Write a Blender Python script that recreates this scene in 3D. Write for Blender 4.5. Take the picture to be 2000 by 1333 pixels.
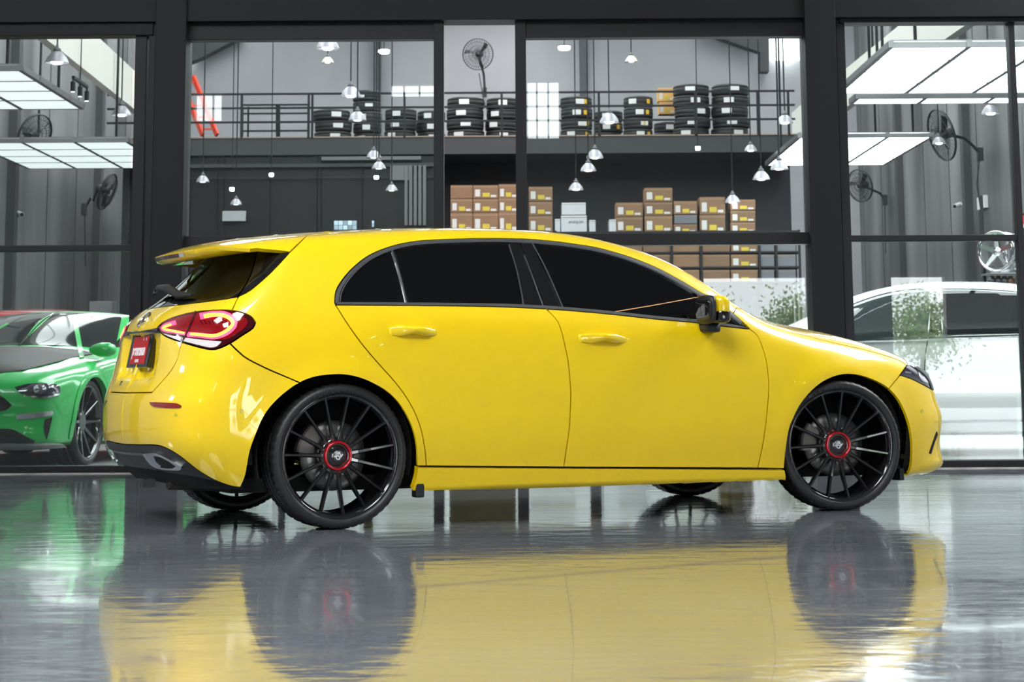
import math
EXPOSURE = 0.6
STEER = math.radians(-12)
HALL_LED = 15.0
SKY = 7.0
ROOF_LIGHT = 5.5
import bpy, bmesh, math, random
import numpy as np
from mathutils import Vector, Matrix, Euler
from mathutils.geometry import delaunay_2d_cdt

for _o in list(bpy.data.objects):
    bpy.data.objects.remove(_o, do_unlink=True)
S = bpy.context.scene
COL = S.collection
random.seed(7)

# ------------------------------------------------------------------ camera
FPX, PCX, PCY = 4030.24, 1000.0, 87.76          # focal length and principal point in pixels of the 2000x1333 frame
CAM_H, PITCH, ROLL = 0.6673, 0.1609, -0.0061
cam_d = bpy.data.cameras.new('camera')
cam = bpy.data.objects.new('camera', cam_d)
COL.objects.link(cam)
cam_d.sensor_width = 36.0
cam_d.lens = FPX * 36.0 / 2000.0
cam_d.shift_y = -(666.5 - PCY) / 2000.0
cam_d.clip_end = 300
cam_d.dof.use_dof = True
cam_d.dof.focus_distance = 9.9
cam_d.dof.aperture_fstop = 9.0
FW = np.array([0, math.cos(PITCH), math.sin(PITCH)])
_r0 = np.array([1.0, 0, 0]); _u0 = np.cross(_r0, FW)
RT = math.cos(ROLL) * _r0 + math.sin(ROLL) * _u0
UP = -math.sin(ROLL) * _r0 + math.cos(ROLL) * _u0
cam.matrix_world = Matrix(((RT[0], UP[0], -FW[0], 0), (RT[1], UP[1], -FW[1], 0), (RT[2], UP[2], -FW[2], CAM_H), (0, 0, 0, 1)))
S.camera = cam
CAMW = np.array([0, 0, CAM_H])

# ------------------------------------------------------------------ light, sky, exposure
S.view_settings.view_transform = 'Standard'
S.view_settings.look = 'None'
S.view_settings.gamma = 1.0
S.view_settings.use_curve_mapping = False
S.view_settings.exposure = EXPOSURE if 'EXPOSURE' in globals() else 0.0
world = bpy.data.worlds.new('overcast_sky')
S.world = world
world.use_nodes = True
_bg = world.node_tree.nodes['Background']
_bg.inputs[0].default_value = (0.93, 0.97, 1.0, 1)
_bg.inputs[1].default_value = SKY
S.cycles.caustics_reflective = False
S.cycles.caustics_refractive = False
S.cycles.sample_clamp_indirect = 6.0
S.cycles.max_bounces = 9
S.cycles.transparent_max_bounces = 24


# ------------------------------------------------------------------ materials
MATS = {}
def mat(name, color=(.5, .5, .5), rough=.5, metal=0.0, emit=None, estr=0.0, coat=0.0, coat_rough=.03, spec=None, alpha=None, transmission=0.0, ior=1.5, bump=None, vary=None, grain=None, sheen=0):
    """bump=(scale, strength) noise relief; vary=(scale, amount, (stretch)) colour variation"""
    if name in MATS:
        return MATS[name]
    m = bpy.data.materials.new(name)
    m.use_nodes = True
    nt = m.node_tree
    b = nt.nodes['Principled BSDF']
    I = b.inputs
    I['Base Color'].default_value = (*color, 1)
    I['Roughness'].default_value = rough
    I['Metallic'].default_value = metal
    I['IOR'].default_value = ior
    if coat:
        I['Coat Weight'].default_value = coat
        I['Coat Roughness'].default_value = coat_rough
    if spec is not None:
        I['Specular IOR Level'].default_value = spec
    if emit is not None:
        I['Emission Color'].default_value = (*emit, 1)
        I['Emission Strength'].default_value = estr
    if transmission:
        I['Transmission Weight'].default_value = transmission
    if alpha is not None:
        I['Alpha'].default_value = alpha
    tc = None
    if bump or vary:
        tc = nt.nodes.new('ShaderNodeTexCoord')
    if vary:
        mp = nt.nodes.new('ShaderNodeMapping')
        mp.inputs['Scale'].default_value = vary[2] if len(vary) > 2 else (1, 1, 1)
        nt.links.new(tc.outputs['Object'], mp.inputs[0])
        nz = nt.nodes.new('ShaderNodeTexNoise')
        nz.inputs['Scale'].default_value = vary[0]
        nz.inputs['Detail'].default_value = 6
        nt.links.new(mp.outputs[0], nz.inputs['Vector'])
        rp = nt.nodes.new('ShaderNodeValToRGB')
        a = vary[1]
        rp.color_ramp.elements[0].position = .3
        rp.color_ramp.elements[1].position = .7
        rp.color_ramp.elements[0].color = (*[max(0, c * (1 - a)) for c in color], 1)
        rp.color_ramp.elements[1].color = (*[min(1, c * (1 + a)) for c in color], 1)
        nt.links.new(nz.outputs['Fac'], rp.inputs[0])
        nt.links.new(rp.outputs[0], I['Base Color'])
    if bump:
        nz = nt.nodes.new('ShaderNodeTexNoise')
        nz.inputs['Scale'].default_value = bump[0]
        nz.inputs['Detail'].default_value = 3
        nt.links.new(tc.outputs['Object'], nz.inputs['Vector'])
        bp = nt.nodes.new('ShaderNodeBump')
        bp.inputs['Strength'].default_value = bump[1]
        bp.inputs['Distance'].default_value = .01
        nt.links.new(nz.outputs['Fac'], bp.inputs['Height'])
        nt.links.new(bp.outputs[0], I['Normal'])
    MATS[name] = m
    return m


# ------------------------------------------------------------------ mesh helpers
class MB:
    """collects pieces of ONE part, then builds it as one mesh object"""
    def __init__(self):
        self.v = []; self.f = []; self.mi = []; self.sm = []; self.cur = 0
    def add(self, vs, fs, smooth=False):
        o = len(self.v)
        self.v += [tuple(map(float, p)) for p in vs]
        self.f += [tuple(i + o for i in f) for f in fs]
        self.mi += [self.cur] * len(fs)
        self.sm += [smooth] * len(fs)
        return self
    def box(self, x0, x1, y0, y1, z0, z1):
        vs = [(x, y, z) for x in (x0, x1) for y in (y0, y1) for z in (z0, z1)]
        return self.add(vs, [(0, 1, 3, 2), (4, 6, 7, 5), (0, 4, 5, 1), (2, 3, 7, 6), (0, 2, 6, 4), (1, 5, 7, 3)])
    def obox(self, c, ax, ay, az):
        c, ax, ay, az = map(np.asarray, (c, ax, ay, az))
        vs = [c + i * ax + j * ay + k * az for i in (-1, 1) for j in (-1, 1) for k in (-1, 1)]
        return self.add(vs, [(0, 1, 3, 2), (4, 6, 7, 5), (0, 4, 5, 1), (2, 3, 7, 6), (0, 2, 6, 4), (1, 5, 7, 3)])
    def bar(self, a, b, w, h=None):
        a, b = np.asarray(a, float), np.asarray(b, float)
        h = h or w
        d = (b - a) / 2
        n = d / np.linalg.norm(d)
        s = np.cross(n, (0, 0, 1)) if abs(n[2]) < .95 else np.cross(n, (0, 1, 0))
        s /= np.linalg.norm(s)
        t = np.cross(s, n)
        return self.obox((a + b) / 2, d, s * w / 2, t * h / 2)
    def tube(self, pts, r, n=10, cap=True):
        pts = [np.asarray(p, float) for p in pts]
        rs = r if isinstance(r, (list, tuple)) else [r] * len(pts)
        vs = []; fs = []
        prev = None
        for i, p in enumerate(pts):
            d = pts[min(i + 1, len(pts) - 1)] - pts[max(i - 1, 0)]
            d = d / (np.linalg.norm(d) + 1e-12)
            s = np.cross(d, (0, 0, 1)) if abs(d[2]) < .9 else np.cross(d, (1, 0, 0))
            if prev is not None:
                q = prev - d * (prev @ d)
                if np.linalg.norm(q) > 1e-3:
                    s = q
            s = s / np.linalg.norm(s); prev = s
            t = np.cross(d, s)
            for k in range(n):
                a = 2 * math.pi * k / n
                vs.append(p + rs[i] * (math.cos(a) * s + math.sin(a) * t))
        for i in range(len(pts) - 1):
            for k in range(n):
                k2 = (k + 1) % n
                fs.append((i * n + k, i * n + k2, (i + 1) * n + k2, (i + 1) * n + k))
        self.add(vs, fs, True)
        if cap:
            self.add(vs[:n], [tuple(range(n))[::-1]])
            self.add(vs[-n:], [tuple(range(n))])
        return self
    def lathe(self, prof, n=24, M=None, closed=False, a0=0., a1=2 * math.pi, smooth=True):
        """prof: (r, h) pairs, turned about local z; M maps to place"""
        full = abs(a1 - a0 - 2 * math.pi) < 1e-6
        cnt = n if full else n + 1
        vs = []; fs = []
        for k in range(cnt):
            a = a0 + (a1 - a0) * k / n
            for r, h in prof:
                vs.append((r * math.cos(a), r * math.sin(a), h))
        m = len(prof)
        for k in range(n):
            k2 = (k + 1) % cnt
            for i in range(m if closed else m - 1):
                j = (i + 1) % m
                fs.append((k * m + i, k2 * m + i, k2 * m + j, k * m + j))
        if M is not None:
            vs = [tuple(M @ Vector(v)) for v in vs]
        return self.add(vs, fs, smooth)
    def prism(self, poly, d, M=None):
        """flat polygon (x,y) with thickness d along z"""
        n = len(poly)
        vs = [(p[0], p[1], 0) for p in poly] + [(p[0], p[1], d) for p in poly]
        fs = [tuple(range(n))[::-1], tuple(range(n, 2 * n))] + [(i, (i + 1) % n, n + (i + 1) % n, n + i) for i in range(n)]
        if M is not None:
            vs = [tuple(M @ Vector(v)) for v in vs]
        return self.add(vs, fs)
    def mesh(self, name, mats):
        me = bpy.data.meshes.new(name)
        me.from_pydata(self.v, [], self.f)
        for m in (mats if isinstance(mats, (list, tuple)) else [mats]):
            me.materials.append(m)
        me.polygons.foreach_set('material_index', self.mi)
        me.polygons.foreach_set('use_smooth', self.sm)
        me.update()
        bm = bmesh.new(); bm.from_mesh(me)
        bmesh.ops.recalc_face_normals(bm, faces=bm.faces)
        bm.to_mesh(me); bm.free()
        return me
    def build(self, name, mats, parent=None, label=None, cat=None, group=None, kind=None, bevel=0):
        o = link(name, self.mesh(name, mats), parent)
        if bevel:
            md = o.modifiers.new('bevel', 'BEVEL'); md.width = bevel; md.segments = 2; md.limit_method = 'ANGLE'; md.angle_limit = .7
        return tag(o, label, cat, group, kind)

def link(name, data, parent=None):
    o = bpy.data.objects.new(name, data)
    COL.objects.link(o)
    if parent is not None:
        o.parent = parent
    return o

def tag(o, label=None, cat=None, group=None, kind=None):
    if label: o['label'] = label
    if cat: o['category'] = cat
    if group: o['group'] = group
    if kind: o['kind'] = kind
    return o

def empty(name, loc, rz=0, label=None, cat=None, group=None, kind=None):
    o = link(name, None)
    o.location = loc; o.rotation_euler = (0, 0, rz); o.empty_display_size = .2
    return tag(o, label, cat, group, kind)

def copy_tree(o, parent=None):
    c = o.copy(); COL.objects.link(c); c.parent = parent
    for ch in list(o.children):
        if ch is not c:
            copy_tree(ch, c)
    return c

def struct(name, mb, m, **k):
    return mb.build(name, m, kind='structure', **k)

def text_mesh(s, size, depth=.001, bold=0.0, sx=1.0, align='CENTER'):
    cu = bpy.data.curves.new('txt', 'FONT')
    cu.body = s; cu.size = size; cu.extrude = depth; cu.align_x = align; cu.align_y = 'CENTER'; cu.offset = bold
    o = bpy.data.objects.new('txt', cu); COL.objects.link(o)
    dg = bpy.context.evaluated_depsgraph_get()
    me = bpy.data.meshes.new_from_object(o.evaluated_get(dg))
    bpy.data.objects.remove(o); bpy.data.curves.remove(cu)
    vs = [(v.co.x * sx, v.co.y, v.co.z) for v in me.vertices]
    fs = [tuple(p.vertices) for p in me.polygons]
    bpy.data.meshes.remove(me)
    return vs, fs

# a point of the photograph put back at a known depth (world Y) or height (world Z)
def ray(px, py):
    d = FW + RT * ((px - PCX) / FPX) + UP * ((PCY - py) / FPX)
    return d
def atY(px, py, Y):
    d = ray(px, py); t = Y / d[1]
    return CAMW + d * t
def atZ(px, py, Z):
    d = ray(px, py); t = (Z - CAM_H) / d[2]
    return CAMW + d * t
# ------------------------------------------------------------------ smooth car bodies: an implicit solid, panels cut out of its skin
def spl(pts, lo=-3., hi=7., step=.002):
    p = np.array(sorted(pts), float); x, y = p[:, 0], p[:, 1]; n = len(x); h = np.diff(x)
    A = np.zeros((n, n)); b = np.zeros(n); A[0, 0] = A[-1, -1] = 1
    for i in range(1, n - 1):
        A[i, i - 1] = h[i - 1]; A[i, i] = 2 * (h[i - 1] + h[i]); A[i, i + 1] = h[i]
        b[i] = 6 * ((y[i + 1] - y[i]) / h[i] - (y[i] - y[i - 1]) / h[i - 1])
    m = np.linalg.solve(A, b)
    X = np.arange(lo, hi + step, step); k = np.clip(np.searchsorted(x, X) - 1, 0, n - 2)
    t = X - x[k]; hk = h[k]
    Y = y[k] + t * ((y[k + 1] - y[k]) / hk - hk * (2 * m[k] + m[k + 1]) / 6) + t * t * m[k] / 2 + t ** 3 * (m[k + 1] - m[k]) / (6 * hk)
    s0 = (y[1] - y[0]) / h[0] - h[0] * (2 * m[0] + m[1]) / 6
    s1 = (y[-1] - y[-2]) / h[-1] + h[-1] * (m[-2] + 2 * m[-1]) / 6
    Y = np.where(X < x[0], y[0] + (X - x[0]) * s0, Y); Y = np.where(X > x[-1], y[-1] + (X - x[-1]) * s1, Y)
    return lambda q: np.interp(q, X, Y)
def smax(a, b, r):
    h = np.maximum(r - np.abs(a - b), 0) / r
    return np.maximum(a, b) + h * h * h * r / 6
def sst(x, a, b):
    t = np.clip((x - a) / (b - a), 0, 1); return t * t * (3 - 2 * t)
def softp(x, w):
    return w * np.logaddexp(0, x / w)
def crv(pts, step=7.):
    """smooth curve through traced points"""
    p = np.array(pts, float)
    if len(p) == 2:
        n = max(1, int(np.linalg.norm(p[1] - p[0]) / step))
        return p[0] + (p[1] - p[0]) * np.linspace(0, 1, n + 1)[:, None]
    q = np.vstack([2 * p[0] - p[1], p, 2 * p[-1] - p[-2]])
    out = []
    for i in range(1, len(q) - 2):
        a, b, c, d = q[i - 1:i + 3]
        n = max(2, int(np.linalg.norm(c - b) / step))
        for t in np.linspace(0, 1, n, endpoint=False):
            out.append(.5 * (2 * b + (c - a) * t + (2 * a - 5 * b + 4 * c - d) * t * t + (3 * b - a - 3 * c + d) * t ** 3))
    out.append(p[-1])
    return np.array(out)
def loop(*segs):
    """closed outline from smooth pieces that meet in corners"""
    out = []
    for s in segs:
        s = crv(s) if not isinstance(s, np.ndarray) else s
        for p in s:
            if not out or np.linalg.norm(p - out[-1]) > .8:
                out.append(p)
    if np.linalg.norm(out[0] - out[-1]) < .8:
        out.pop()
    return np.array(out)
def band(path, w, w2=None):
    p = crv(path, 5.); d = np.gradient(p, axis=0); d /= np.linalg.norm(d, axis=1)[:, None]
    n = np.stack([-d[:, 1], d[:, 0]], -1)
    ws = np.linspace(w, w2 if w2 is not None else w, len(p))[:, None] / 2
    return np.vstack([p + n * ws, (p - n * ws)[::-1]])
def inset(p, d):
    a = .5 * np.sum(p[:, 0] * np.roll(p[:, 1], -1) - np.roll(p[:, 0], -1) * p[:, 1])
    if a < 0: p = p[::-1]
    if d == 0: return p
    e1 = p - np.roll(p, 1, 0); e2 = np.roll(p, -1, 0) - p
    e1 /= np.linalg.norm(e1, axis=1)[:, None] + 1e-12; e2 /= np.linalg.norm(e2, axis=1)[:, None] + 1e-12
    n1 = np.stack([-e1[:, 1], e1[:, 0]], -1); n2 = np.stack([-e2[:, 1], e2[:, 0]], -1)
    m = n1 + n2; L = np.sum(m * m, 1)[:, None]
    m = m * (2 / np.maximum(L, .8))
    return p + m * d
def clip_half(p, k, lim, keep_less):
    """keep the part of polygon p whose coordinate k is <= or >= lim"""
    out = []; n = len(p)
    ins = (lambda q: q[k] <= lim + 1e-9) if keep_less else (lambda q: q[k] >= lim - 1e-9)
    for i in range(n):
        a, b = p[i], p[(i + 1) % n]
        if ins(a): out.append(a)
        if ins(a) != ins(b):
            t = (lim - a[k]) / (b[k] - a[k]); out.append(a + t * (b - a))
    return np.array(out)
def in_poly(pts, poly):
    x, y = pts[:, 0], pts[:, 1]; c = np.zeros(len(pts), bool)
    for i in range(len(poly)):
        x0, y0 = poly[i]; x1, y1 = poly[i - 1]
        if y0 == y1: continue
        m = ((y0 > y) != (y1 > y)) & (x < (x1 - x0) * (y - y0) / (y1 - y0) + x0)
        c ^= m
    return c
def edge_dist(pts, poly):
    d = np.full(len(pts), 9.)
    for i in range(len(poly)):
        a, b = poly[i - 1], poly[i]; ab = b - a
        t = np.clip(((pts - a) @ ab) / (ab @ ab + 1e-12), 0, 1)
        d = np.minimum(d, np.linalg.norm(pts - a - t[:, None] * ab, axis=1))
    return d

class Body:
    def __init__(self, field, root, yaw, loc, caps, zc=.62, tr=(7.5, 14.5)):
        self.field = field; self.root = root; self.x0, self.x1 = caps; self.zc = zc; self.tr = tr
        c, s = math.cos(-yaw), math.sin(-yaw)
        self.Rm = np.array([[c, -s, 0], [s, c, 0], [0, 0, 1]])
        self.cam = self.Rm @ (CAMW - np.array(loc))
        self.cap_r = .85; self.s_c = self.x0 - self.cap_r * math.pi / 2; self.s_f = self.x1 + self.cap_r * math.pi / 2
    def F(self, P):
        return self.field(P)
    def N(self, P, h=.006):
        g = np.zeros(P.shape)
        for i in range(3):
            d = np.zeros(3); d[i] = h
            g[..., i] = self.F(P + d) - self.F(P - d)
        return g / (np.linalg.norm(g, axis=-1)[..., None] + 1e-12)
    def rays(self, px):
        px = np.atleast_2d(np.asarray(px, float))
        d = FW + RT * ((px[:, 0] - PCX) / FPX)[:, None] + UP * ((PCY - px[:, 1]) / FPX)[:, None]
        d = d @ self.Rm.T
        return d / np.linalg.norm(d, axis=1)[:, None]
    def cast(self, px, off=0.):
        d = self.rays(px); t = np.full(len(d), self.tr[0]); mn = np.full(len(d), 9.); tb = t.copy(); hit = np.zeros(len(d), bool)
        for i in range(200):
            f = self.F(self.cam + d * t[:, None]) - off
            b = f < mn; mn = np.where(b, f, mn); tb = np.where(b, t, tb)
            hit |= f < 2e-4
            if hit.all(): break
            t = np.where(hit | (t > self.tr[1]), t, t + np.clip(f * .75, .0008, .06))
        P = self.cam + d * np.where(hit, t, tb)[:, None]
        for _ in range(4):                       # points traced just past the outline fall back onto the skin
            f = (self.F(P) - off)[:, None]
            P = np.where(hit[:, None], P, P - self.N(P) * f)
        return P
    # two-dimensional charts of the skin
    def to2(self, P, chart):
        if chart == 'top': return P[:, :2].copy()
        if chart == 'rear': return P[:, 1:].copy()
        if chart == 'side': return P[:, [0, 2]].copy()
        x, y, z = P.T
        xc = np.clip(x, self.x0, self.x1); dx = x - xc
        az = np.arctan2(np.abs(dx), -y); hl = np.hypot(dx, y)
        s = xc + np.sign(dx) * az * self.cap_r
        return np.stack([s, np.arctan2(z - self.zc, hl) * self.cap_r], -1)
    def to3(self, q, chart, off=0.):
        n = len(q); O = np.zeros((n, 3)); D = np.zeros((n, 3))
        if chart == 'top':
            O[:, :2] = q; O[:, 2] = .45; D[:, 2] = 1; hi = 1.3
        elif chart == 'rear':
            O[:, 0] = .6; O[:, 1:] = q; D[:, 0] = -1; hi = 2.2
        elif chart == 'side':
            O[:, 0] = q[:, 0]; O[:, 2] = q[:, 1]; D[:, 1] = -1; hi = 1.2
        else:
            xc = np.clip(q[:, 0], self.x0, self.x1); az = (q[:, 0] - xc) / self.cap_r; ph = q[:, 1] / self.cap_r
            O[:, 0] = xc; O[:, 2] = self.zc
            D[:, 0] = np.sin(az) * np.cos(ph); D[:, 1] = -np.cos(az) * np.cos(ph); D[:, 2] = np.sin(ph); hi = 1.5
        a = np.zeros(n); b = np.full(n, hi)
        for _ in range(34):
            m = (a + b) / 2; f = self.F(O + D * m[:, None]) - off
            a = np.where(f < 0, m, a); b = np.where(f < 0, b, m)
        return O + D * ((a + b) / 2)[:, None]
    def panel(self, name, poly, material, chart='cap', px=True, gap=.0029, thick=.016, off=0., grid=.03, half=None, mirror=True, label=None, parent=None, holes=()):
        """poly: outline in photo pixels (px) or in points of the car; half='rear'/'front'/'mid': mirrored about the car's middle into one piece"""
        def dom(pl):
            P = self.cast(pl, 0.) if px else np.asarray(pl, float)
            return self.to2(P, chart)
        q = dom(poly)
        if half:
            if chart == 'cap':
                q = clip_half(q, 0, self.s_c if half == 'rear' else self.s_f, half != 'rear')
            elif chart == 'top':
                q = clip_half(q, 1, 0., True)
            elif chart == 'rear':
                q = clip_half(q, 0, 0., True)
        q = inset(q, gap)
        if half:
            lim, k = {'cap': (self.s_c if half == 'rear' else self.s_f, 0), 'top': (0., 1), 'rear': (0., 0)}[chart]
            q[:, k] = np.where(np.abs(q[:, k] - lim) < gap * 2.2 + 1e-6, lim, q[:, k])
        hs = [inset(dom(h), -gap) for h in holes]
        nb = len(q)
        lo, hi = q.min(0), q.max(0)
        gx, gy = np.meshgrid(np.arange(lo[0], hi[0], grid), np.arange(lo[1], hi[1], grid * .87))
        gx = gx + (np.arange(gx.shape[0]) % 2)[:, None] * grid / 2
        g = np.stack([gx.ravel(), gy.ravel()], -1)
        g = g[in_poly(g, q)]
        if len(g): g = g[edge_dist(g, q) > grid * .45]
        for h in hs:
            if len(g): g = g[~in_poly(g, h)]
            if len(g): g = g[edge_dist(g, h) > grid * .45]
        pts = [Vector(p) for p in q]; edges = [(i, (i + 1) % nb) for i in range(nb)]
        for h in hs:
            o = len(pts); pts += [Vector(p) for p in h]; edges += [(o + i, o + (i + 1) % len(h)) for i in range(len(h))]
        pts += [Vector(p) for p in g]
        vo, eo, fo, *_ = delaunay_2d_cdt(pts, edges, [], 1 if not hs else 3, 1e-6)
        v2 = np.array([(p.x, p.y) for p in vo])
        if hs:
            fo = [f for f in fo if not any(in_poly(v2[list(f)].mean(0)[None], h)[0] for h in hs) and in_poly(v2[list(f)].mean(0)[None], q)[0]]
        P = self.to3(v2, chart, off); Nn = self.N(P)
        V = [tuple(p) for p in P]; NV = [tuple(n) for n in Nn]; Fc = []
        cnt = {}
        for f in fo:
            f = list(f)
            a, b, c = P[f[0]], P[f[1]], P[f[2]]
            if np.cross(b - a, c - a) @ Nn[f[0]] < 0: f = f[::-1]
            Fc.append(tuple(f))
            for i in range(len(f)):
                e = (f[i], f[(i + 1) % len(f)]); cnt[e] = cnt.get(e, 0) + 1
        for (a, b) in list(cnt):                               # turned-in edges give the sheet its thickness
            if (b, a) in cnt: continue
            if half and abs(P[a][1]) < 2e-4 and abs(P[b][1]) < 2e-4: continue
            o = len(V); e = P[b] - P[a]; out = np.cross(e, (Nn[a] + Nn[b])); out /= np.linalg.norm(out) + 1e-12
            V += [tuple(P[a]), tuple(P[b]), tuple(P[b] - Nn[b] * thick), tuple(P[a] - Nn[a] * thick)]
            NV += [tuple(out)] * 4
            Fc.append((o + 1, o, o + 3, o + 2))
        def make(nm, V, NV, Fc):
            me = bpy.data.meshes.new(nm); me.from_pydata(V, [], Fc); me.materials.append(material)
            me.polygons.foreach_set('use_smooth', [True] * len(Fc)); me.update()
            me.normals_split_custom_set_from_vertices(NV)
            return me
        V2 = [(x, -y, z) for x, y, z in V]; N2 = [(x, -y, z) for x, y, z in NV]; F2 = [f[::-1] for f in Fc]
        par = parent or self.root
        if half:
            o0 = len(V)
            ob = link(name, make(name, V + V2, NV + N2, Fc + [tuple(i + o0 for i in f) for f in F2]), par)
            return tag(ob, label)
        ob = tag(link(name, make(name, V, NV, Fc), par), label)
        if mirror:
            tag(link(name, make(name, V2, N2, F2), par if parent is None else getattr(parent, 'parent', par) or par), label)
        return ob
# ------------------------------------------------------------------ shared materials
M_yel = mat('yellow_paint', (.97, .67, .0), .35, coat=1.0, coat_rough=.015, spec=.4)
M_blk = mat('gloss_black', (.006, .006, .007), .08, coat=.6)
M_dark = mat('satin_black_plastic', (.014, .014, .016), .42, bump=(180, .08))
M_tint = mat('tinted_glass', (.002, .002, .0025), .02, spec=.5)
M_chr = mat('chrome', (.82, .82, .84), .09, metal=1.0)
M_gtrim = mat('grey_trim', (.16, .165, .165), .28, metal=.6)
M_void = mat('dark_void', (.003, .003, .003), .9)
M_rub = mat('tyre_rubber', (.013, .013, .014), .46, bump=(60, .10))
M_rim = mat('gloss_black_alloy', (.008, .008, .009), .12, coat=1.0, coat_rough=.04)
M_redp = mat('red_anodised', (.55, .004, .012), .2, metal=.35, coat=.8)
M_steel = mat('brake_steel', (.26, .25, .24), .38, metal=.9, bump=(90, .05))
M_cal = mat('caliper_grey', (.30, .27, .25), .5, metal=.3)
M_lens = mat('red_lens', (.20, .001, .005), .08, coat=.8, emit=(1, .01, .02), estr=.05)
M_lensd = mat('dark_red_lens', (.05, .001, .003), .06, coat=.8)
M_led = mat('amber_led', (1, .35, .02), .3, emit=(1.0, .36, .015), estr=5.5)
M_ledp = mat('pink_led_edge', (1, .05, .12), .3, emit=(1.0, .035, .10), estr=2.2)
M_clear = mat('clear_lens', (.75, .68, .70), .15, coat=.5)
M_white = mat('white_print', (.86, .86, .86), .5)
M_hl = mat('headlight_glass', (.02, .02, .035), .04, coat=1.0)
M_hls = mat('headlight_reflector', (.75, .76, .80), .12, metal=1.0)
M_plred = mat('plate_red', (.50, .004, .010), .35)

# ================================================================== the place: workshop hall, glazed steel front, rooms behind it
FY = 15.6                                   # face of the steel front
M_frame = mat('black_steel', (.011, .011, .013), .5, spec=.25, bump=(40, .04))
M_frame2 = mat('dark_grey_steel', (.015, .015, .018), .45, spec=.3)
M_conc = mat('concrete_panel', (.15, .15, .152), .75, vary=(1.0, .62, (.6, .60, .13)), bump=(9, .12))
M_paint = mat('grey_painted_wall', (.36, .355, .37), .7, vary=(.6, .10))
M_white_w = mat('white_wall', (.72, .72, .70), .7)
M_dkwall = mat('dark_wall', (.007, .008, .012), .6)
M_ceil = mat('dark_ceiling', (.05, .05, .055), .7)
M_beam = mat('pale_beam', (.74, .72, .66), .6)
M_slab = mat('slab_grey', (.028, .030, .034), .6)
M_led_p = mat('led_panel', (.9, .95, .95), .4, emit=(.93, .99, 1.0), estr=6.0)
M_led_l = mat('led_panel_soft', (.9, .95, .95), .4, emit=(.90, .98, .98), estr=.62)
M_led_f = mat('led_frame', (.25, .25, .26), .35, metal=.8)

def glass_mat(name, tint=(.93, .97, .96), gain=1.15, rough=0.0):
    m = bpy.data.materials.new(name); m.use_nodes = True; nt = m.node_tree; nt.nodes.clear()
    out = nt.nodes.new('ShaderNodeOutputMaterial'); mix = nt.nodes.new('ShaderNodeMixShader')
    tr = nt.nodes.new('ShaderNodeBsdfTransparent'); gl = nt.nodes.new('ShaderNodeBsdfGlossy'); fr = nt.nodes.new('ShaderNodeFresnel'); mu = nt.nodes.new('ShaderNodeMath')
    tr.inputs[0].default_value = (*tint, 1); gl.inputs['Roughness'].default_value = rough; fr.inputs[0].default_value = 1.5
    mu.operation = 'MULTIPLY'; mu.inputs[1].default_value = gain; mu.use_clamp = True
    nt.links.new(fr.outputs[0], mu.inputs[0]); nt.links.new(mu.outputs[0], mix.inputs[0]); nt.links.new(tr.outputs[0], mix.inputs[1]); nt.links.new(gl.outputs[0], mix.inputs[2]); nt.links.new(mix.outputs[0], out.inputs[0])
    return m
M_glass = glass_mat('window_glass')

# floor: poured grey epoxy, glossy and slightly uneven
mf = bpy.data.materials.new('epoxy_floor'); mf.use_nodes = True
nt = mf.node_tree; b = nt.nodes['Principled BSDF']
tc = nt.nodes.new('ShaderNodeTexCoord')
def _noise(scale, detail, stretch=(1, 1, 1), rough=.5):
    mp = nt.nodes.new('ShaderNodeMapping'); mp.inputs['Scale'].default_value = stretch; nt.links.new(tc.outputs['Object'], mp.inputs[0])
    n = nt.nodes.new('ShaderNodeTexNoise'); n.inputs['Scale'].default_value = scale; n.inputs['Detail'].default_value = detail; n.inputs['Roughness'].default_value = rough
    nt.links.new(mp.outputs[0], n.inputs['Vector']); return n
n1 = _noise(.9, 5); rp = nt.nodes.new('ShaderNodeValToRGB')
rp.color_ramp.elements[0].position = .3; rp.color_ramp.elements[0].color = (.155, .170, .195, 1)
rp.color_ramp.elements[1].position = .72; rp.color_ramp.elements[1].color = (.205, .222, .250, 1)
nt.links.new(n1.outputs['Fac'], rp.inputs[0]); nt.links.new(rp.outputs[0], b.inputs['Base Color'])
n2 = _noise(2.2, 6, (.6, 1.6, 1)); mr = nt.nodes.new('ShaderNodeMapRange')
mr.inputs['From Min'].default_value = .3; mr.inputs['From Max'].default_value = .75; mr.inputs['To Min'].default_value = .035; mr.inputs['To Max'].default_value = .13
nt.links.new(n2.outputs['Fac'], mr.inputs['Value']); nt.links.new(mr.outputs[0], b.inputs['Roughness'])
n3 = _noise(5.5, 2, (.7, 1.3, 1)); n4 = _noise(38, 2); mx = nt.nodes.new('ShaderNodeMath'); mx.operation = 'MULTIPLY_ADD'
mx.inputs[1].default_value = .10; nt.links.new(n4.outputs['Fac'], mx.inputs[0]); nt.links.new(n3.outputs['Fac'], mx.inputs[2])
bp = nt.nodes.new('ShaderNodeBump'); bp.inputs['Strength'].default_value = .13; bp.inputs['Distance'].default_value = .02
nt.links.new(mx.outputs[0], bp.inputs['Height']); nt.links.new(bp.outputs[0], b.inputs['Normal'])
b.inputs['IOR'].default_value = 1.5; b.inputs['Coat Weight'].default_value = .35; b.inputs['Coat Roughness'].default_value = .03
MB_ = MB().box(-13, 13, -14, FY + .05, -.2, 0)
struct('floor', MB_, mf)
struct('floor_bays', MB().box(-13, 13, FY + .05, 52, -.2, .0), mat('bay_floor', (.20, .20, .20), .35, vary=(.8, .2)))
MB().box(-13, 13, FY - .14, FY - .05, 0, .006).build('trim_1', mat('threshold_cement', (.36, .35, .33), .8, vary=(6, .4)), kind='structure')

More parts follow.
